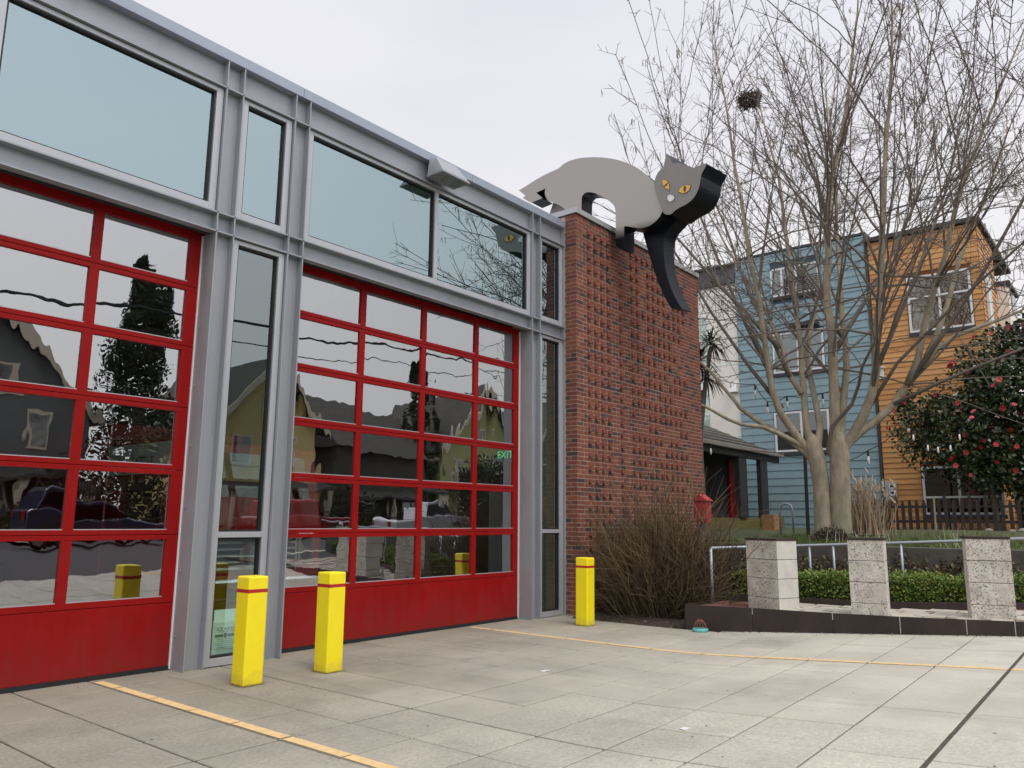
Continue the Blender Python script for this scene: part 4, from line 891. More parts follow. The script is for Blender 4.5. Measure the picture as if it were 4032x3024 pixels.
for key, (pts, ra, rb, dep, ext) in LIMBS.items():
    pts = [Vector(p) for p in pts]; m = len(pts)
    for i, p in enumerate(pts): p += VIEW*dep*(i/(m-1))**1.4
    if key in 'abcdefghil' and pts[0].z < 3.6:
        base = Vector((19.52, 6.29, 2.95)) if key in 'abcde' else Vector((19.66, 5.82, 2.95))
        pts[0] = pts[0].lerp(base, .25); pts.insert(0, base); m += 1
    l0 = walk(pts)[0]
    dd = ((pts[-1]-pts[-2]).normalized()+(pts[-1]-Vector((19.6, 6.0, 1.5))).normalized()*.6).normalized(); e = grow(pts[-1], dd, ext, 8, .02, .045)[1:]
    rad = [ra+(rb-ra)*(i/(m-1))**.8 for i in range(m)]+[max(.009, rb*(1-(k+1)/8)**.9) for k in range(8)]
    full = pts+e
    MB().tube(full, rad, 9).build('limb', M['bark'] if ra > .07 else M['branch'], tree, smooth=True)
    FULL.append((key, full, rad))
    twigs(e, .01, 2)
BASE = Vector((19.6, 6.0, 3.3))
def reach(th): return (5.2+8.8*max(0, math.cos(th))**2.4)*(.74 if th < -.25 else 1)
for k in range(345):
    th = max(-.95, min(1.3, rnd.gauss(.08, .52))); ph = rnd.gauss(0, .46)
    Rr = reach(th)*rnd.uniform(.62, 1.02)
    dirv = Vector((math.sin(ph)*math.cos(th*.6), -math.sin(th), math.cos(th)*math.cos(ph))).normalized()
    tgt = BASE+dirv*Rr
    best = None
    for c in range(16):
        key, full, rad = rnd.choice(FULL); i = rnd.randrange(3, len(full)-2); p = full[i]
        if p.z < 4.6 or tgt.z < 8.2 and rnd.random() < .85 or (tgt-p).length < 1.2 or (tgt-p).length > 7.2: continue
        ang = (tgt-p).angle(full[i+1]-full[i])
        sc_ = abs(ang-.5)*2+(tgt-p).length*.12
        if best is None or sc_ < best[0]: best = (sc_, p, full[i+1]-full[i], rad[i])
    if not best: continue
    _, p, t_, r_ = best; L = (tgt-p).length; t_ = t_.normalized(); P = []
    c1 = p+(t_*.35+(tgt-p).normalized()*.65)*L*.4+Vector((rnd.gauss(0, .12), rnd.gauss(0, .12), -.08*L*abs(math.sin(th))))
    n_ = max(5, int(L/.5))
    for a in range(n_+1):
        f = a/n_; q = p*(1-f)**2+c1*2*f*(1-f)+tgt*f*f
        if a: q = q+Vector((rnd.gauss(0, .018), rnd.gauss(0, .018), rnd.gauss(0, .018)))
        P.append(q)
    rs = min(.034, max(.012, r_*.45))*(.7+.06*L)
    br.tube(P, [rs+(.0075-rs)*(a/n_)**.8 for a in range(n_+1)], 5, False)
    twigs(P, rs, 1)
    tot, acc = walk(P)
    for f in (.35, .5, .65, .8):
        if rnd.random() < .6 and P[0].lerp(P[-1], f).z > 7.5:
            q0, tt = at_len(P, acc, tot*f); Q = grow(q0, side_dir(tt, rnd.uniform(.4, .75), rnd.uniform(0, 6.28)), rnd.uniform(.7, 1.7), 4, .05, .04)
            br.tube(Q, [.010, .009, .0075, .006, .005], 4, False); twigs(Q, .008, 2)
br.build('branches', M['branch'], tree, kind='stuff'); tw.build('twigs', M['twig'], tree, kind='stuff'); ck.build('catkins', mat('catkin', (.22, .18, .12), .9), tree, kind='stuff')
nest = MB(); nc = Vector((19.17, 7.42, 12.86))
for k in range(190):
    w = rnd.uniform(0, 6.28); e = rnd.uniform(-1, .35); p = nc+Vector((math.cos(w)*math.cos(e)*.22, math.sin(w)*math.cos(e)*.22, math.sin(e)*.17))
    dv = Vector((-math.sin(w), math.cos(w), rnd.gauss(0, .5))).normalized()*rnd.uniform(.15, .3)
    nest.tube([p-dv, p, p+dv+Vector((0, 0, rnd.gauss(0, .04)))], .011, 3, False)
tag(nest.build('bird_nest', M['twig']), 'round dark bird nest of sticks high in the bare tree', 'nest')

# ================================================================== TOWNHOUSES BEHIND
M['blue'] = mat('blue_siding', (.235, .345, .385), .75, var=.06, vscale=2)
M['bluedk'] = mat('siding_shadow_gap', (.05, .09, .11), .9)
OR = [(.58, .29, .10), (.53, .255, .082), (.62, .32, .12), (.50, .235, .075)]
M['orange'] = mat('cedar_siding', OR[0], .6, var=.12, vscale=5, obrand=OR, stretch=(1, .15, 3))
M['ordk'] = mat('cedar_gap', (.16, .06, .018), .9)
M['cream'] = mat('cream_panel', (.82, .78, .70), .8, var=.03)
M['dkband'] = mat('dark_grey_cladding', (.11, .115, .13), .7, var=.08)
M['roofdk'] = mat('dark_roof_edge', (.045, .045, .052), .7)
M['pale_sheen'] = mat('pale_sky_sheen', (.60, .72, .68), .8); M['housegl2'] = glass('light_window_glass', 2.6, (.9, .95, .93), (.9, .95, .95))  # pale teal puts the sky's reflection into colour behind clearer glass
HX = 32.0; Z0 = 1.15
def boards(par, x, y0, y1, z0, z1, pitch, m, holes):
    """horizontal boards on the plane X=x; holes = (ya,yb,za,zb)"""
    z = z0
    while z < z1-.02:
        zt = min(z+pitch, z1); spans = [(y0, y1)]
        for (a, c, p, q) in holes:
            if zt > p+.01 and z < q-.01:
                spans = [s for (u, v) in spans for s in ((u, min(v, a)), (max(u, c), v)) if s[1]-s[0] > .02]
        for (u, v) in spans:
            MB().hexa([(x-.028, u, z+.004), (x, u, z+.004), (x, v, z+.004), (x-.028, v, z+.004), (x-.010, u, zt-.008), (x, u, zt-.008), (x, v, zt-.008), (x-.010, v, zt-.008)]).build('siding_board', m, par)
        z = zt
def hwindow(par, x, y0, y1, z0, z1, cols=(), rows=(), fr=None, pale_sheen=False, sill=True):
    fr = fr or M['white']; w = .075; b = MB()
    b.box(x-.06, x+.05, y0, y0+w, z0, z1).box(x-.06, x+.05, y1-w, y1, z0, z1).box(x-.06, x+.05, y0+w, y1-w, z0, z0+w).box(x-.06, x+.05, y0+w, y1-w, z1-w, z1)
    for c in cols: b.box(x-.055, x+.05, c-.04, c+.04, z0+w, z1-w)
    for r_ in rows: b.box(x-.05, x+.05, y0+w, y1-w, r_-.035, r_+.035)
    o = b.build('window', fr, par)
    MB().box(x-.015, x-.005, y0+.03, y1-.03, z0+.03, z1-.03).build('pane', M['housegl2' if pale_sheen else 'housegl'], o)
    MB().box(x+.10, x+.11, y0, y1, z0, z1).build('pale_sheen' if pale_sheen else 'room_dark', M['pale_sheen'] if pale_sheen else M['black'], o)  # pale panel imitates bright sky mirrored in the pane
    if sill: MB().box(x-.09, x+.02, y0-.04, y1+.04, z0-.14, z0-.005).build('sill', M['roofdk'], o)
    return o
# blue
bt = thing('blue_townhouse', 'blue boarded townhouse standing behind the bare tree', 'house', (HX+2, 10.6, Z0))
holes = [(9.72, 11.98, 4.42, 6.10), (9.75, 11.90, 7.68, 9.42), (9.76, 11.84, 10.98, 12.25)]
bk = MB(); 
MB().box(HX, HX+.14, 7.92, 13.40, Z0, 12.96).build('wall', M['bluedk'], bt)
MB().box(HX+.14, HX+9, 7.92, 13.40, Z0, 12.9).build('rear_block', M['blue'], bt)
boards(bt, HX, 7.93, 13.39, Z0+.1, 12.93, .305, M['blue'], holes)
hwindow(bt, HX-.0, 9.75, 11.95, 4.45, 6.08, (10.85,)); hwindow(bt, HX, 9.78, 11.87, 7.72, 9.40, (10.83,), (), None, True)
hwindow(bt, HX, 9.8, 11.82, 11.0, 12.23, (10.75, 11.35), (), None, True)
MB().box(HX-.55, HX-.03, 9.9, 10.95, 9.50, 9.66).build('window_hood', M['roofdk'], bt)
MB().box(HX-.04, HX+9, 7.92, 13.42, 12.961, 13.05).build('roof', M['roofdk'], bt)
rb = MB()
for z in (11.15, 11.32, 11.49, 11.66): rb.box(HX-.16, HX-.13, 9.75, 11.2, z, z+.03)
for y in (9.75, 10.45, 11.17): rb.box(HX-.165, HX-.062, y, y+.03, 11.0, 11.7)
rb.build('juliet_rail', M['black'], bt)
MB().box(HX-.05, HX-.031, 7.9, 8.0, Z0, 12.9).build('corner_trim', M['roofdk'], bt)
# white
wt = thing('white_townhouse', 'cream townhouse with dark top band, partly hidden by the brick wall', 'house', (HX+2, 16, Z0))
MB().box(HX+.06, HX+9, 13.43, 24, Z0, 12.04).build('wall', M['cream'], wt)
MB().box(HX+.02, HX+9, 13.425, 24, 12.05, 12.78).build('top_band', M['dkband'], wt)
MB().box(HX-.1, HX+9, 13.43, 24, 12.785, 12.9).build('roof', M['roofdk'], wt)
MB().box(HX-.02, HX+.05, 13.43, 24, 11.99, 12.06).build('trim', M['roofdk'], wt)
jn = MB()
for z in (5.2, 8.35): jn.box(HX+.052, HX+.062, 13.44, 24, z, z+.035)
jn.build('panel_joint', M['pale_sheen'], wt)
for (z0, z1) in ((5.05, 7.2), (8.3, 10.7)): hwindow(wt, HX+.06, 14.75, 16.4, z0, z1, (), (z0+1.2,), None, True, False)
tag(MB().hexa([(HX-.22, 13.48, 7.12), (HX+.06, 13.48, 7.12), (HX+.06, 13.84, 7.12), (HX-.22, 13.84, 7.12), (HX-.1, 13.52, 7.5), (HX+.06, 13.52, 7.5), (HX+.06, 13.80, 7.5), (HX-.1, 13.80, 7.5)]).build('wall_vent', M['white']), 'small white vent hood on the cream wall next to the blue boards', 'vent')
# orange
ot = thing('orange_townhouse', 'orange cedar clad townhouse at the right, behind the red flowering shrub', 'house', (HX+2, 6, Z0))
holes = [(4.42, 6.62, 8.66, 10.90), (4.0, 6.62, 1.90, 3.68)]
MB().box(HX+.02, HX+.14, 4.12, 7.91, Z0, 12.56).build('wall', M['ordk'], ot)
MB().box(HX+.14, HX+3.5, 4.12, 7.91, Z0, 12.55).build('rear_block', M['orange'], ot)
boards(ot, HX+.02, 4.13, 7.88, Z0+.1, 12.55, .20, M['orange'], holes)
def boards_x(par, y, x0, x1, z0, z1, pitch, m):
    z = z0
    while z < z1-.02:
        zt = min(z+pitch, z1)
        MB().hexa([(x0, y-.028, z+.004), (x1, y-.028, z+.004), (x1, y, z+.004), (x0, y, z+.004), (x0, y-.010, zt-.008), (x1, y-.010, zt-.008), (x1, y, zt-.008), (x0, y, zt-.008)]).build('siding_board', m, par); z = zt
boards_x(ot, 4.12, HX+.02, HX+3.5, Z0+.1, 12.5, .20, M['orange'])
MB().box(HX-.15, HX+8.0, 3.98, 7.95, 12.58, 12.74).build('roof', M['roofdk'], ot)
hwindow(ot, HX+.0, 4.45, 6.58, 8.70, 10.86, (5.50,), (10.02,), None, True)
hwindow(ot, HX+.0, 4.05, 6.58, 1.93, 3.66, (5.4,), (2.55,), None, False)
sw = MB().box(HX+.75, HX+1.4, 4.03, 4.06, 8.75, 10.75).build('side_window', M['pale_sheen'], ot)
MB().box(HX+.68, HX+.75, 4.0, 4.09, 8.7, 10.8).box(HX+1.4, HX+1.47, 4.0, 4.09, 8.7, 10.8).box(HX+.75, HX+1.4, 4.0, 4.09, 8.68, 8.75).box(HX+.75, HX+1.4, 4.0, 4.09, 10.75, 10.82).build('frame', M['white'], sw)
bal = MB().box(HX+3.5, HX+6.0, 3.7, 4.12, 9.2, 10.9).build('balcony', M['cream'], ot)
MB().box(HX+4.2, HX+5.6, 3.66, 3.70, 10.0, 10.9).build('balcony_window', M['housegl'], ot)
MB().box(HX+3.45, HX+6.05, 3.6, 4.12, 10.95, 11.1).build('balcony_roof', M['roofdk'], ot)
tag(MB().box(HX-.24, HX-.03, 7.60, 7.78, 7.05, 7.45).box(HX-.32, HX-.05, 7.55, 7.83, 7.45, 7.50).build('wall_lantern', M['white']), 'white lantern fixed to the cedar boards beside the blue house', 'light')
em = thing('electric_meter', 'grey electricity meter cabinet with two round dials on the orange wall', 'meter', (HX-.1, 7.6, 2.7))
MB().box(HX-.18, HX-.03, 7.46, 7.84, 2.42, 3.14).build('cabinet', mat('meter_grey', (.38, .39, .40), .5), em, bevel=.01)
for z in (2.96, 2.72):
    q = MB().lathe([(.11, -.06), (.12, 0)], (HX-.18, 7.58, z), 16, 'x').build('meter_dial', M['white'], em); MB().box(HX-.245, HX-.24, 7.52, 7.64, z-.03, z+.05).build('dial_face', M['black'], q)
MB().tube([(HX-.1, 7.56, 2.42), (HX-.1, 7.56, 1.3)], .035, 8).build('conduit', M['galv'], em)

# ------------------------------------------------------------------ bungalow with dark porch
M['shingle'] = mat('dark_mossy_shingle', (.085, .08, .072), .95, var=.3, vscale=3, bump=.5, bscale=22, blotch=((.07, .075, .035), 1.2, .55, .6))
M['porchdk'] = mat('dark_porch_paint', (.028, .028, .033), .7, var=.2); M['olive'] = mat('olive_porch_panel', (.13, .11, .035), .8, var=.2, vscale=3)
M['gut'] = mat('weathered_gutter', (.23, .21, .19), .7, var=.15, vscale=4)
bg_ = thing('bungalow', 'dark old bungalow with a low shingled porch roof beyond the brick wall', 'house', (26, 13, 1.2))
EYv = 11.2; EZ = 4.2
prf = MB().hexa([(21.5, EYv, EZ), (30.4, EYv, EZ), (30.4, 14.2, EZ), (21.5, 14.2, EZ), (21.5, 14.0, EZ+1.55), (26.2, 13.8, EZ+1.5), (26.2, 14.2, EZ+1.5), (21.5, 14.2, EZ+1.55)]).build('porch_roof', M['shingle'], bg_)
for k in range(9):
    y = EYv+.3*k; z = EZ+1.51*(y-EYv)/2.7; MB().box(21.5, 30.3-.46*k, y, y+.03, z+.02, z+.05).build('shingle_course', M['shingle'], prf)
MB().box(21.4, 30.5, EYv-.12, EYv, EZ-.1, EZ+.05).build('gutter', M['gut'], bg_, bevel=.02)
MB().box(21.5, 30.3, EYv+.02, EYv+.22, EZ-.32, EZ-.1).build('fascia', M['porchdk'], bg_)
MB().hexa([(20.5, 14.3, 5.3), (28.0, 14.3, 5.3), (28.0, 19.5, 5.3), (20.5, 19.5, 5.3), (20.5, 16.9, 7.1), (26.5, 16.9, 7.1), (26.5, 16.95, 7.1), (20.5, 16.95, 7.1)]).build('main_roof', M['shingle'], bg_)
MB().box(21.5, 30.2, 12.5, 19.5, 1.1, 4.6).build('wall', M['porchdk'], bg_)
MB().box(21.5, 30.2, 11.3, 12.49, 1.1, 1.75).build('porch_base', M['olive'], bg_)
for xa, xb in ((26.5, 27.1), (28.45, 29.1), (22.9, 23.6)): MB().box(xa, xb, EYv+.04, EYv+.2, 1.75, EZ-.1).build('porch_post', M['porchdk'], bg_)
rd = MB().box(28.30, 29.20, 12.40, 12.49, 1.76, 3.95).build('front_door', M['red'], bg_)
MB().box(28.3, 30.2, 11.1, 11.3, 1.15, 1.85).build('porch_panel', M['olive'], bg_)
tag(MB().box(25.2, 25.75, 9.6, 10.0, 1.3, 1.85).build('wooden_crate', mat('raw_wood', (.33, .18, .08), .8, var=.2, vscale=9)), 'small pale wooden crate on the ground by the olive porch', 'crate')
hp = thing('bike_rack', 'arched grey metal hoop stand in the yard left of the tree', 'bike rack', (22, 8, 1.3))
MB().tube([(22, 8.2, 1.2), (22, 8.2, 1.95), (22, 8.15, 2.08), (22, 8.02, 2.13), (22, 7.89, 2.08), (22, 7.84, 1.95), (22, 7.84, 1.2)], .03, 8).build('hoop', M['galv'], hp, smooth=True)

# picket fence
M['picket'] = mat('dark_stained_picket', (.035, .026, .024), .85, var=.3, vscale=6)
pf = thing('picket_fence', 'dark pointed picket fence in front of the orange house', 'fence', (28.5, 5, 1.4))
y = 7.55
while y > -.6:
    h = 1.0+rnd.uniform(-.03, .05)+(.12 if rnd.random() < .12 else 0); z0 = lz(28.5, y)-.02; w = .055; l_ = rnd.gauss(0, .012)
    MB().prism([(28.48, y-w, z0), (28.48, y+w, z0), (28.48, y+w+l_, z0+h-.12), (28.48, y+w*.6+l_, z0+h-.09), (28.48, y+w*.8+l_, z0+h-.05), (28.48, y+l_, z0+h), (28.48, y-w*.8+l_, z0+h-.05), (28.48, y-w*.6+l_, z0+h-.09), (28.48, y-w+l_, z0+h-.12)], (.022, 0, 0)).build('picket', M['picket'], pf)
    y -= .212+rnd.uniform(-.015, .015)
for z in (.25, .72): MB().box(28.505, 28.55, -.7, 7.6, lz(28.5, 4)+z, lz(28.5, 4)+z+.08).build('rail', M['picket'], pf)
for y in (7.5, 5.2, 2.9, .6): MB().box(28.55, 28.64, y-.045, y+.045, 1.2, 2.35).build('post', M['picket'], pf)
for (y, h, x) in ((5.55, 1.15, 28.3), (2.75, 1.25, 27.9)):
    tag(MB().tube([(x, y, 1.2), (x, y-.02, 1.3+h)], [.035, .03], 7).build('wooden_stake', M['bark']), 'thin grey wooden stake by the pickets left of the flowering shrub' if y > 4 else 'thin leaning wooden stake under the flowering shrub at far right', 'stake')

# camellia
LC = [(.028, .046, .014), (.038, .062, .017), (.05, .075, .022), (.022, .036, .012), (.075, .10, .035), (.032, .055, .017), (.10, .125, .06), (.024, .04, .014)]
M['camleaf'] = mat('camellia_leaf', LC[0], .32, island=LC, spec=.5)
cm = thing('flowering_shrub', 'tall dark evergreen shrub covered with red blossoms behind the picket fence', 'shrub', (30.0, 4, 1.3))
for (x, y) in ((30.0, 4.0), (30.1, 2.6), (30.0, 1.2)): MB().tube([(x, y, 1.2), (x+.05, y+.1, 2.4), (x-.1, y+.25, 4.4)], [.09, .07, .03], 7).build('trunk', M['branch'], cm)
BL = [((29.9, 5.85, 4.75), (1.0, 1.15, 1.55)), ((29.9, 4.6, 5.0), (1.3, 1.5, 1.9)), ((30.0, 3.0, 5.6), (1.5, 1.9, 2.5)), ((30.1, 1.2, 5.6), (1.5, 2.0, 2.7)), ((30.0, 3.2, 3.4), (1.3, 2.2, 1.0)), ((30.0, 1.0, 3.2), (1.3, 1.8, 1.2)), ((30.1, 2.3, 7.6), (1.0, 1.4, 1.0)), ((30.0, 6.55, 5.9), (.5, .4, .5)), ((30.3, -0.4, 4.6), (1.4, 2.4, 3.2)), ((30.2, 1.8, 4.0), (1.3, 2.0, 2.0)), ((30.1, .9, 7.4), (1.2, 2.2, 1.7)), ((29.9, 3.9, 6.6), (1.0, 1.1, 1.3))]
b = MB(); fl_spots = []
for k in range(48000):
    c, r_ = rnd.choices(BL, weights=[1.3, 2.4, 4.2, 3.6, 2.6, 2.2, 1.2, .25, 2.6, 3.0, 2.2, 1.0])[0]
    v = Vector((rnd.gauss(0, 1), rnd.gauss(0, 1), rnd.gauss(0, 1))).normalized()
    q = rnd.random()**.35; p = Vector((c[0]+v.x*r_[0]*q, c[1]+v.y*r_[1]*q, c[2]+v.z*r_[2]*q))
    n_ = noise.noise(p*1.1)
    if n_ < -.24 and q > .75: continue
    p += v*n_*.35
    if p.x > 31.9: continue
    leaf(b, p, rnd.uniform(.11, .20), v*.8+Vector((0, 0, .6)))
    if v.x < .1 and q > .88 and n_ > -.1: fl_spots.append(p+v*.06)
b.build('foliage', M['camleaf'], cm)
FLC = [(.55, .035, .06), (.62, .06, .09), (.48, .03, .04), (.66, .12, .13)]
M['flower'] = mat('red_blossom', FLC[0], .6, obrand=FLC)
fb = MB()
for ring, (n_, rad, tilt) in enumerate(((6, .075, .25), (5, .05, .7), (1, .02, 1))):
    for k in range(n_):
        w = 2*math.pi*k/n_+ring*.5; a = Vector((0, math.cos(w), math.sin(w))); s = Vector((0, -math.sin(w), math.cos(w)))*rad*.6
        o_ = Vector((-1, 0, 0)); tip = a*rad+o_*rad*tilt; mid = a*rad*.55+o_*rad*tilt*.3
        fb.quad(tuple(o_*.005), tuple(mid+s), tuple(tip), tuple(mid-s))
fme = fb.mesh('flower', M['flower'])
rnd.shuffle(fl_spots)
for p in fl_spots[:125]:
    o = bpy.data.objects.new('flower', fme); COL.objects.link(o); o.parent = cm; o.matrix_parent_inverse = Matrix.Translation(-Vector(cm.location)); o.location = p-Vector((.15, 0, 0)); o.rotation_euler = (rnd.uniform(0, 6), rnd.gauss(0, .5), rnd.gauss(0, .5)); s = rnd.uniform(.9, 1.5); o.scale = (s, s, s)

th_ = thing('tall_hedge', 'tall dark evergreen hedge far behind the flowering shrub at the right edge', 'hedge', (35, -3, 1.3)); b = MB()
MB().box(35.2, 36.2, -16, 4.3, 1.1, 4.6).build('branches', M['soil'], th_)
for k in range(9000):
    y = rnd.uniform(-16, 4.3); top = 5.0+.5*noise.noise((y*.6, 1, 1))
    leaf(b, (35.0+rnd.gauss(0, .15)+(0 if rnd.random() < .6 else rnd.uniform(0, 1)), y, 1.2+(top-1.2)*rnd.random()**.8), rnd.uniform(.14, .26), Vector((-.8, 0, .5)))
b.build('foliage', M['camleaf'], th_)
# string lights
M['bulb'] = mat('clear_bulb', (.75, .74, .70), .15)
def strings(name_label, pts, bulbs):
    t = thing('string_lights', name_label, 'string lights', pts[0]); P = []
    for a, c in zip(pts, pts[1:]):
        a, c = Vector(a), Vector(c)
        for k in range(6): q = a.lerp(c, k/6); q.z -= .06*math.sin(math.pi*k/6); P.append(q)
    P.append(Vector(pts[-1])); MB().tube(P, .012, 4).build('cord', M['black'], t)
    for q in bulbs:
        s = MB().lathe([(.022, 0), (.03, .04), (.022, .14)], (q[0], q[1], q[2]-.14), 8).build('socket', M['black'], t)
        MB().lathe([(.004, -.22), (.022, -.19), (.034, -.14), (.02, 0)], (q[0], q[1], q[2]-.14), 10).build('bulb', M['bulb'], t, smooth=True)
strings('string of clear bulbs running left from the tree across the blue house', [(20.5, 9.3, 5.6), (20.5, 8.15, 5.30), (20.5, 7.83, 4.80), (20.5, 7.3, 4.90), (20.5, 6.38, 4.88), (20.3, 5.4, 5.2)], [(20.5, 8.15, 5.28), (20.5, 7.83, 4.79), (20.5, 7.3, 4.90), (20.5, 6.38, 4.88)])
strings('lower string of clear bulbs from the porch gutter past the tree trunks', [(23.5, 11.0, 4.1), (20.5, 7.62, 3.42), (20.9, 6.93, 3.28), (20.9, 6.18, 3.14), (20.7, 5.43, 3.38), (20.6, 4.6, 3.9)], [(23.3, 10.8, 4.05), (20.9, 6.93, 3.28), (20.7, 5.43, 3.38)])
strings('string of clear bulbs hanging in front of the red flowering shrub', [(28.2, 6.6, 5.4), (28.2, 5.96, 4.62), (28.2, 5.56, 4.26), (28.2, 5.27, 4.18), (28.2, 4.91, 4.22), (28.2, 4.63, 4.55), (28.4, 3.9, 5.1)], [(28.2, 5.96, 4.62), (28.2, 5.56, 4.26), (28.2, 5.27, 4.18), (28.2, 4.91, 4.22), (28.2, 4.63, 4.55)])
tag(MB().tube([(22, 7.45, 1.2), (22, 7.42, 3.5)], .05, 8).build('iron_post', M['black']), 'slim black iron post just left of the twin tree trunks', 'post')

# palm like cordyline
cp = thing('spiky_palm', 'dark spiky leaved palm showing at the right edge of the brick wall', 'palm', (20, 9.45, 1.2))
MB().tube([(20, 9.55, 1.2), (20, 9.6, 3.5), (20, 9.5, 5.2)], [.12, .10, .07], 8).build('stem', M['branch'], cp)
MB().tube([(20, 9.58, 3.8), (20, 9.35, 5.4), (20, 9.15, 6.4)], [.07, .06, .05], 8).build('stem', M['branch'], cp)
for (hx, hy, hz) in ((20, 9.15, 6.5), (20, 9.3, 5.55), (20.1, 9.55, 6.1)):
    b = MB()
    for k in range(70):
        dv = Vector((rnd.gauss(0, 1), rnd.gauss(0, 1), rnd.gauss(.1, .8))).normalized(); L = rnd.uniform(.45, .8); p = Vector((hx, hy, hz)); s = dv.cross(Vector((0, 0, 1))).normalized()*.022
        m_ = p+dv*L*.55; e = p+dv*L+Vector((0, 0, -L*.35)); b.quad(tuple(p-s*.6), tuple(p+s*.6), tuple(m_+s), tuple(m_-s)); b.tri(tuple(m_-s), tuple(m_+s), tuple(e))
    b.build('leaf_head', mat('cordyline_leaf', (.028, .036, .016), .5, island=[(.028, .036, .016), (.05, .055, .025), (.02, .025, .012)]), cp)

# bare brown bush by the brick wall
bu = thing('twiggy_bush', 'dense leafless brown bush of thin upright twigs against the brick wall', 'bush', (12.2, 6.7, .03))
LBs = [(.088, .056, .026), (.115, .077, .035), (.066, .042, .021), (.14, .10, .048), (.048, .032, .017), (.10, .068, .03)]
M['bush'] = mat('bush_twig', LBs[0], .85, island=LBs)
b = MB()
for k in range(1500):
    w = rnd.uniform(0, 6.28); q = abs(rnd.gauss(0, .34)); p = Vector((12.25+math.cos(w)*q*.75, 6.72+math.sin(w)*q*1.15, .02))
    lean = Vector((math.cos(w)*q*.9+rnd.gauss(0, .22), math.sin(w)*q*1.25+rnd.gauss(-.10, .34), 1.1+rnd.gauss(0, .15)))
    L = rnd.uniform(.8, 2.0)*(1.12-.22*min(1, q)) ; L = L*.82 if rnd.random() > .16 else L*1.22
    P = grow(p, lean, L, 5, .03, .09)
    P = [Vector((min(v.x, 15.2), min(v.y, WY-.06), max(v.z, .02))) for v in P]
    b.tube(P, [.0075, .0065, .0055, .0045, .0038, .003], 3, False)
    for f in (1, 2, 2, 3, 3, 4):
        if rnd.random() < .8:
            Q = grow(P[f], side_dir((P[f+1]-P[f]).normalized() if (P[f+1]-P[f]).length > 1e-4 else Vector((0, 0, 1)), rnd.uniform(.35, .9), rnd.uniform(0, 6.28)), L*rnd.uniform(.2, .42), 3, .03, .1)
            Q = [Vector((v.x, min(v.y, WY-.05), max(v.z, .02))) for v in Q]; b.tube(Q, [.0045, .004, .0035, .0028], 3, False)
b.build('twigs', M['bush'], bu)

# small garden plants on the lawn edge
def clump(name, label, catg, c, n, h, spread, cols, wd=.012, bend=.3):
    b = MB()
    for k in range(n):
        p = Vector((c[0]+rnd.gauss(0, spread*.35), c[1]+rnd.gauss(0, spread*.5), c[2])); L = h*rnd.uniform(.55, 1.1)
        P = grow(p, Vector((rnd.gauss(0, bend), rnd.gauss(0, bend), 1)), L, 4, -.02, .06); b.tube(P, [wd, wd*.9, wd*.7, wd*.5, wd*.3], 3, False)
    t_ = thing(name, label, catg, c); b.build('stems', mat(name+'_stem', cols[0], .9, island=cols), t_); return t_
BE = [(.36, .27, .17), (.28, .20, .12), (.44, .34, .22), (.22, .15, .09)]
gcl = clump('ornamental_grass', 'tall dry beige ornamental grass right of the twin tree trunks', 'grass clump', (22, 6.0, 1.3), 260, 1.35, .55, BE, .013, .16)
b = MB()
for k in range(60):
    p = Vector((22+rnd.gauss(0, .2), 6.0+rnd.gauss(0, .38), 2.45+rnd.gauss(0, .18))); b.tube([p, p+Vector((0, rnd.gauss(0, .05), .16))], [.03, .015], 5)
b.build('plume', mat('grass_plume', (.52, .43, .33), .95), gcl)
DK = [(.06, .035, .03), (.04, .028, .024), (.09, .05, .04), (.05, .045, .02)]
ds = thing('low_shrub', 'low dark purplish shrub at the foot of the tree trunks', 'shrub', (18.6, 5.75, 1.2)); b = MB()
for k in range(1600):
    w = rnd.uniform(0, 6.28); q = rnd.random()**.5; leaf(b, (18.6+math.cos(w)*q*.35, 5.75+math.sin(w)*q*.5, 1.18+.34*(1-q*q)*rnd.random()+.03), rnd.uniform(.04, .07))
b.build('foliage', mat('shrub_leaf', DK[0], .7, island=DK), ds)
PALE = [(.46, .43, .34), (.36, .34, .24), (.25, .30, .12), (.52, .48, .40)]
for i, (y, x, lb) in enumerate(((4.95, 17.2, 'pale dead flower stalks at the lawn edge right of the trunks'), (4.5, 17.4, 'taller pale dead stalks above the pillar in the middle'), (3.05, 17.0, 'green leaved plant with pale stalks beside the rightmost pillar'))):
    clump('dead_stalks', lb, 'plant', (x, y, 1.12), 16 if i < 2 else 26, .42, .35, PALE if i < 2 else [(.10, .16, .04), (.14, .2, .06), (.46, .43, .34)], .008, .22)
b = MB()
for k in range(15000):
    x, y = 15.62+abs(rnd.gauss(0, 1))*3.2, rnd.uniform(-2.5, 7.8)
    if noise.noise((x*.9, y*.9, 2)) < -.12 and x > 16.2: continue
    z = lz(x, y); h = rnd.uniform(.04, .13); q = Vector((rnd.gauss(0, .04), rnd.gauss(0, .04), h)); s = .009
    b.tri((x, y-s, z-.005), (x, y+s, z-.005), (x+q.x, y+q.y, z+h))
b.build('grass', mat('grass_blade', (.07, .12, .02), .8, island=[(.07, .12, .02), (.10, .15, .03), (.05, .085, .015), (.14, .15, .05)]), None, kind='stuff')
b = MB()
M['stone'] = mat('garden_stone', (.26, .24, .21), .9, var=.3, vscale=12)
for k in range(9):
    y = 4.0-k*.5+rnd.uniform(-.15, .15); r_ = rnd.uniform(.09, .16); s = MB().lathe([(r_*.8, 0), (r_, r_*.3), (r_*.75, r_*.65), (r_*.2, r_*.8)], (27.6+rnd.uniform(-.2, .2), y, lz(27.6, y)-.02), 8).build('garden_stone', M['stone'])
    tag(s, 'small rounded grey stone lying along the foot of the picket fence', 'stone', 'stones along the picket fence')

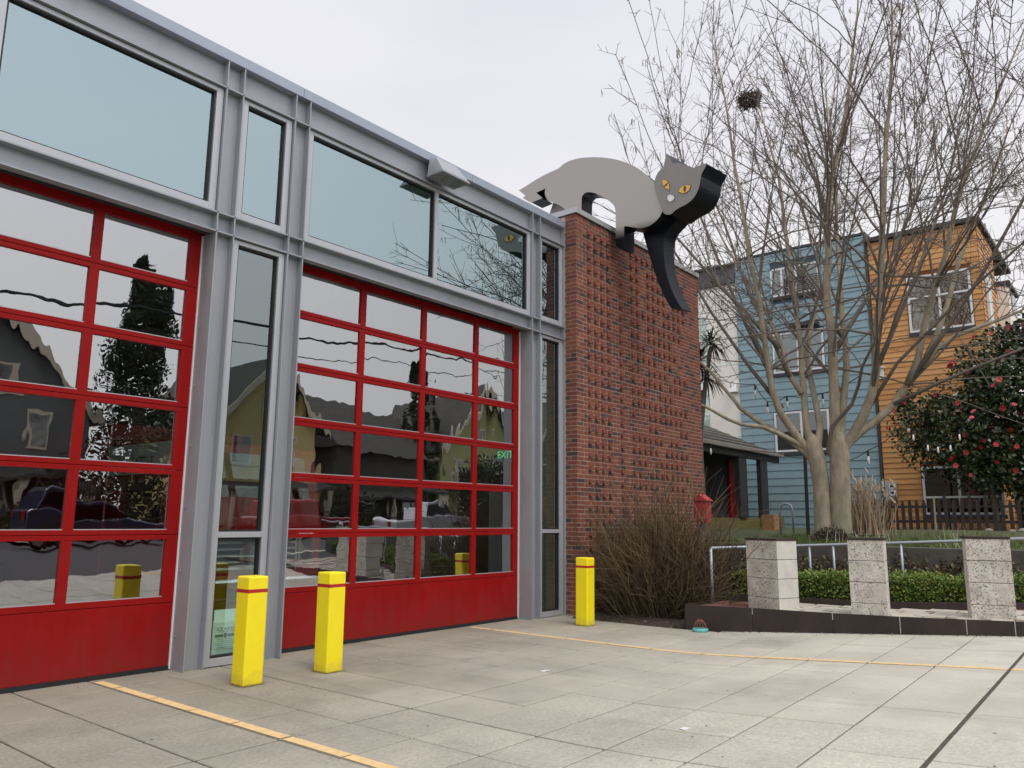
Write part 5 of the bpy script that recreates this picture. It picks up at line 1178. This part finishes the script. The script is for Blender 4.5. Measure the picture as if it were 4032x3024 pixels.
# ================================================================== ACROSS THE STREET (seen mirrored in the glass)
M['greyw'] = mat('grey_house_siding', (.17, .175, .17), .8, var=.08); M['yelw'] = mat('yellow_house_siding', (.68, .55, .24), .8, var=.06); M['olw'] = mat('olive_house_siding', (.42, .44, .19), .8, var=.06); M['tan'] = mat('cream_trim', (.70, .62, .48), .7); M['brownw'] = mat('brown_house_siding', (.085, .075, .06), .8, var=.1)
def street_house(label, x0, x1, y1, zw, zr, wm, axis='y', dep=9):
    y0 = y1-dep; zg = ROADZ+.15; t_ = thing('street_house', label, 'house', ((x0+x1)/2, (y0+y1)/2, zg), 'houses across the street'); xm = (x0+x1)/2
    MB().box(x0, x1, y0, y1, zg, zw).build('wall', wm, t_)
    if axis == 'y':
        MB().prism([(x0, y1, zw+.002), (x1, y1, zw+.002), (xm, y1, zr-.15)], (0, -dep, 0)).build('gable', wm, t_)
        for s in (0, 1):
            e0 = x0-.5 if s == 0 else x1+.5; ze = zw-.5*(zr-zw)/(xm-x0)
            MB().hexa([(e0, y0-.4, ze-.02), (xm, y0-.4, zr-.02), (xm, y1+.5, zr-.02), (e0, y1+.5, ze-.02), (e0, y0-.4, ze+.18), (xm, y0-.4, zr+.18), (xm, y1+.5, zr+.18), (e0, y1+.5, ze+.18)]).build('roof', M['shingle'], t_)
            MB().hexa([(e0, y1+.5, ze-.28), (xm, y1+.5, zr-.30), (xm, y1+.56, zr-.30), (e0, y1+.56, ze-.28), (e0, y1+.5, ze+.2), (xm, y1+.5, zr+.2), (xm, y1+.56, zr+.2), (e0, y1+.56, ze+.2)]).build('barge_board', M['tan'], t_)
    else:
        MB().prism([(x0-.4, y1+.6, zw-.1), (x0-.4, (y0+y1)/2, zr), (x0-.4, y0-.6, zw-.1)], (x1-x0+.8, 0, 0)).build('roof', M['shingle'], t_)
    def win(a, c, p, q):
        w_ = MB().box(a-.14, c+.14, y1, y1+.06, p-.14, q+.14).build('window', M['tan'], t_); MB().box(a, c, y1+.05, y1+.075, p, q).build('pane', M['housegl'], w_)
    win(xm-.6, xm+.6, zw+.2, zw+1.3) if axis == 'y' else None
    z = 1.7
    while z < zw-1.4:
        for f in (.22, .72): win(x0+(x1-x0)*f-.55, x0+(x1-x0)*f+.55, z, z+1.4)
        z += 2.9
    MB().hexa([(x0, y1+.1, 3.35), (x1, y1+.1, 3.35), (x1, y1+1.9, 3.0), (x0, y1+1.9, 3.0), (x0, y1+.1, 3.6), (x1, y1+.1, 3.6), (x1, y1+1.9, 3.15), (x0, y1+1.9, 3.15)]).build('porch_roof', M['shingle'], t_)
    for f in (.03, .35, .65, .97): xx = x0+(x1-x0)*f; MB().box(xx-.1, xx+.1, y1+1.5, y1+1.7, zg, 3.05).build('porch_post', M['tan'], t_)
    return t_
street_house('grey gabled house with cream bargeboards across the street', 8.3, 15.8, -22, 6.6, 10.4, M['greyw'])
street_house('yellow gabled house across the street', 22.4, 29.2, -22, 7.0, 10.6, M['yelw'])
street_house('low brown house with long dark roof across the street', 31, 38.6, -22, 6.0, 9.6, M['brownw'], 'x')
street_house('olive green gabled house across the street', 40.2, 47.5, -22, 7.2, 11.2, M['olw'])
street_house('grey house with long dark roof at the far end across the street', -4, 5.5, -22, 5.5, 9.0, M['greyw'], 'x')
street_house('tall brown gabled house far down the street', 50, 58, -22, 7.4, 11.5, M['brownw'])
def conifer(x, y, h, r_, label):
    t_ = thing('conifer', label, 'tree', (x, y, .6), 'trees across the street'); MB().tube([(x, y, .5), (x, y, h)], [.3, .04], 7).build('trunk', M['branch'], t_)
    b = MB()
    for k in range(16000):
        f = rnd.random()**.75; z = 2+(h-2)*f; w = rnd.uniform(0, 6.28); q = r_*(1-f)**.55*(.45+.55*rnd.random())*(1+.25*math.sin(z*4+w*3)); leaf(b, (x+math.cos(w)*q, y+math.sin(w)*q, z-.25*q), rnd.uniform(.12, .26), Vector((math.cos(w), math.sin(w), -.6)))
    b.build('crown', mat('conifer_leaf', (.02, .035, .012), .8, island=[(.02, .035, .012), (.03, .045, .016), (.014, .026, .01), (.045, .04, .016)]), t_)
conifer(17.6, -20.6, 14.2, 2.4, 'tall dark conifer across the street between the grey and yellow houses')
conifer(39.6, -24, 13.0, 1.9, 'dark conifer across the street beside the olive house')
conifer(5.6, -27, 12, 2.5, 'dark conifer behind the grey house across the street')
def street_bush(x, y, r_, h, label, cols):
    t_ = thing('street_bush', label, 'bush', (x, y, .6), 'bushes across the street'); b = MB()
    for k in range(3500):
        v = Vector((rnd.gauss(0, 1), rnd.gauss(0, 1), abs(rnd.gauss(0, 1)))).normalized(); q = rnd.random()**.4; leaf(b, (x+v.x*r_*q, y+v.y*r_*.7*q, .65+v.z*h*q), rnd.uniform(.12, .25))
    b.build('foliage', mat('street_leaf', cols[0], .8, island=cols), t_)
for x, r_, h, lb in ((19.6, 1.8, 2.3, 'brown bush before the yellow house'), (16.2, 3.0, 5.2, 'tall brown thicket beside the conifer'), (24.5, 2.2, 1.9, 'green bush by the yellow porch'), (30.2, 1.9, 2.6, 'dark bush left of the brown house'), (35, 2.4, 1.8, 'low wide bush before the brown house'), (14, 2, 1.6, 'round bush before the grey house')):
    street_bush(x, -19.6, r_, h, lb+' across the street', [(.04, .045, .018), (.06, .05, .025), (.03, .035, .014), (.08, .06, .03)])
def vehicle(name, label, catg, x, y, L, col, pick=False):
    t_ = thing(name, label, catg, (x, y, ROADZ)); z = ROADZ; hw = .92; m = mat(name+'_paint', col, .25, .2, coat=.7)
    sec = lambda pts: [(x+a, y-hw, z+c) for a, c in pts]
    lo = MB().prism(sec([(-L/2, .35), (-L/2, .95), (-L/2+.15, 1.05), (L*.18, 1.08), (L/2-.15, .95), (L/2, .8), (L/2, .35)]), (0, 2*hw, 0)).build('body', m, t_, bevel=.06)
    up = [(-L/2+.25, 1.06), (-L/2+.45, 1.68), (-L/2+.7, 1.76), (L*.02, 1.76), (L*.2, 1.10)] if not pick else [(-L*.12, 1.06), (-L*.08, 1.74), (L*.08, 1.76), (L*.24, 1.08)]
    MB().prism([(a, y-hw+.08, c) for a, _, c in sec(up)], (0, 2*hw-.16, 0)).build('cabin', m, t_, bevel=.05)
    ww = [(a*.92+.02, 1.12 if c < 1.2 else 1.62) for a, c in ((up[0], up[1], up[-2], up[-1]) if not pick else (up[0], up[1], up[2], up[3]))]
    MB().prism([(x+a, y-hw+.06, z+c) for a, c in ww], (0, 2*hw-.12, 0)).build('window', M['housegl'], t_)
    for a in (-L*.31, L*.31):
        for s in (-1, 1):
            w = MB().lathe([(.12, -.11), (.34, -.11), (.36, -.06), (.36, .06), (.34, .11), (.12, .11)], (x+a, y+s*(hw-.1), z+.36), 18, 'y').build('wheel', M['tyre'], t_)
            MB().lathe([(.04, -.125), (.22, -.125), (.23, .125), (.04, .125)], (x+a, y+s*(hw-.1), z+.36), 14, 'y').build('rim', M['chrome'], w)
    for s in (-.6, .6): MB().box(x+L/2-.02, x+L/2+.02, y+s-.2, y+s+.2, z+.68, z+.82).build('headlight', M['lensw'], t_); MB().box(x-L/2-.02, x-L/2+.02, y+s-.15, y+s+.15, z+.7, z+.95).build('tail_light', M['red'], t_)
vehicle('parked_suv', 'red suv parked across the street', 'car', 20.9, -12.2, 4.7, (.28, .012, .018))
vehicle('parked_pickup', 'silver white pickup truck parked across the street', 'pickup truck', 28.6, -12.4, 5.8, (.60, .60, .62), True)
vehicle('parked_car', 'dark blue car parked across the street before the grey house', 'car', 12.6, -12.3, 4.5, (.02, .03, .06))
ug = 'utility poles along the street'
for x, lb in ((-12, 'wooden utility pole on the kerb left of the station'), (33, 'wooden utility pole on the kerb right of the station')):
    t_ = thing('utility_pole', lb, 'pole', (x, -6.4, .4), ug); MB().tube([(x, -6.4, .2), (x, -6.4, 12)], [.17, .12], 10).build('pole', M['branch'], t_); MB().box(x-.06, x+.06, -7.5, -5.3, 11.0, 11.12).build('crossarm', M['branch'], t_)
for (za, zb_, dy, rad, lb) in ((7.0, 9.4, 0, .045, 'thick black utility cable strung along the street'), (6.3, 8.7, .1, .02, 'thin lower utility cable strung along the street'), (10.9, 10.9, .9, .012, 'high thin power line strung along the street')):
    P = []
    for k in range(25):
        f = k/24; P.append((-12+45*f, -6.4+dy, za+(zb_-za)*f-1.2*4*f*(1-f)*.35))
    tag(MB().tube(P, rad, 5).build('overhead_cable', M['black']), lb, 'cable')
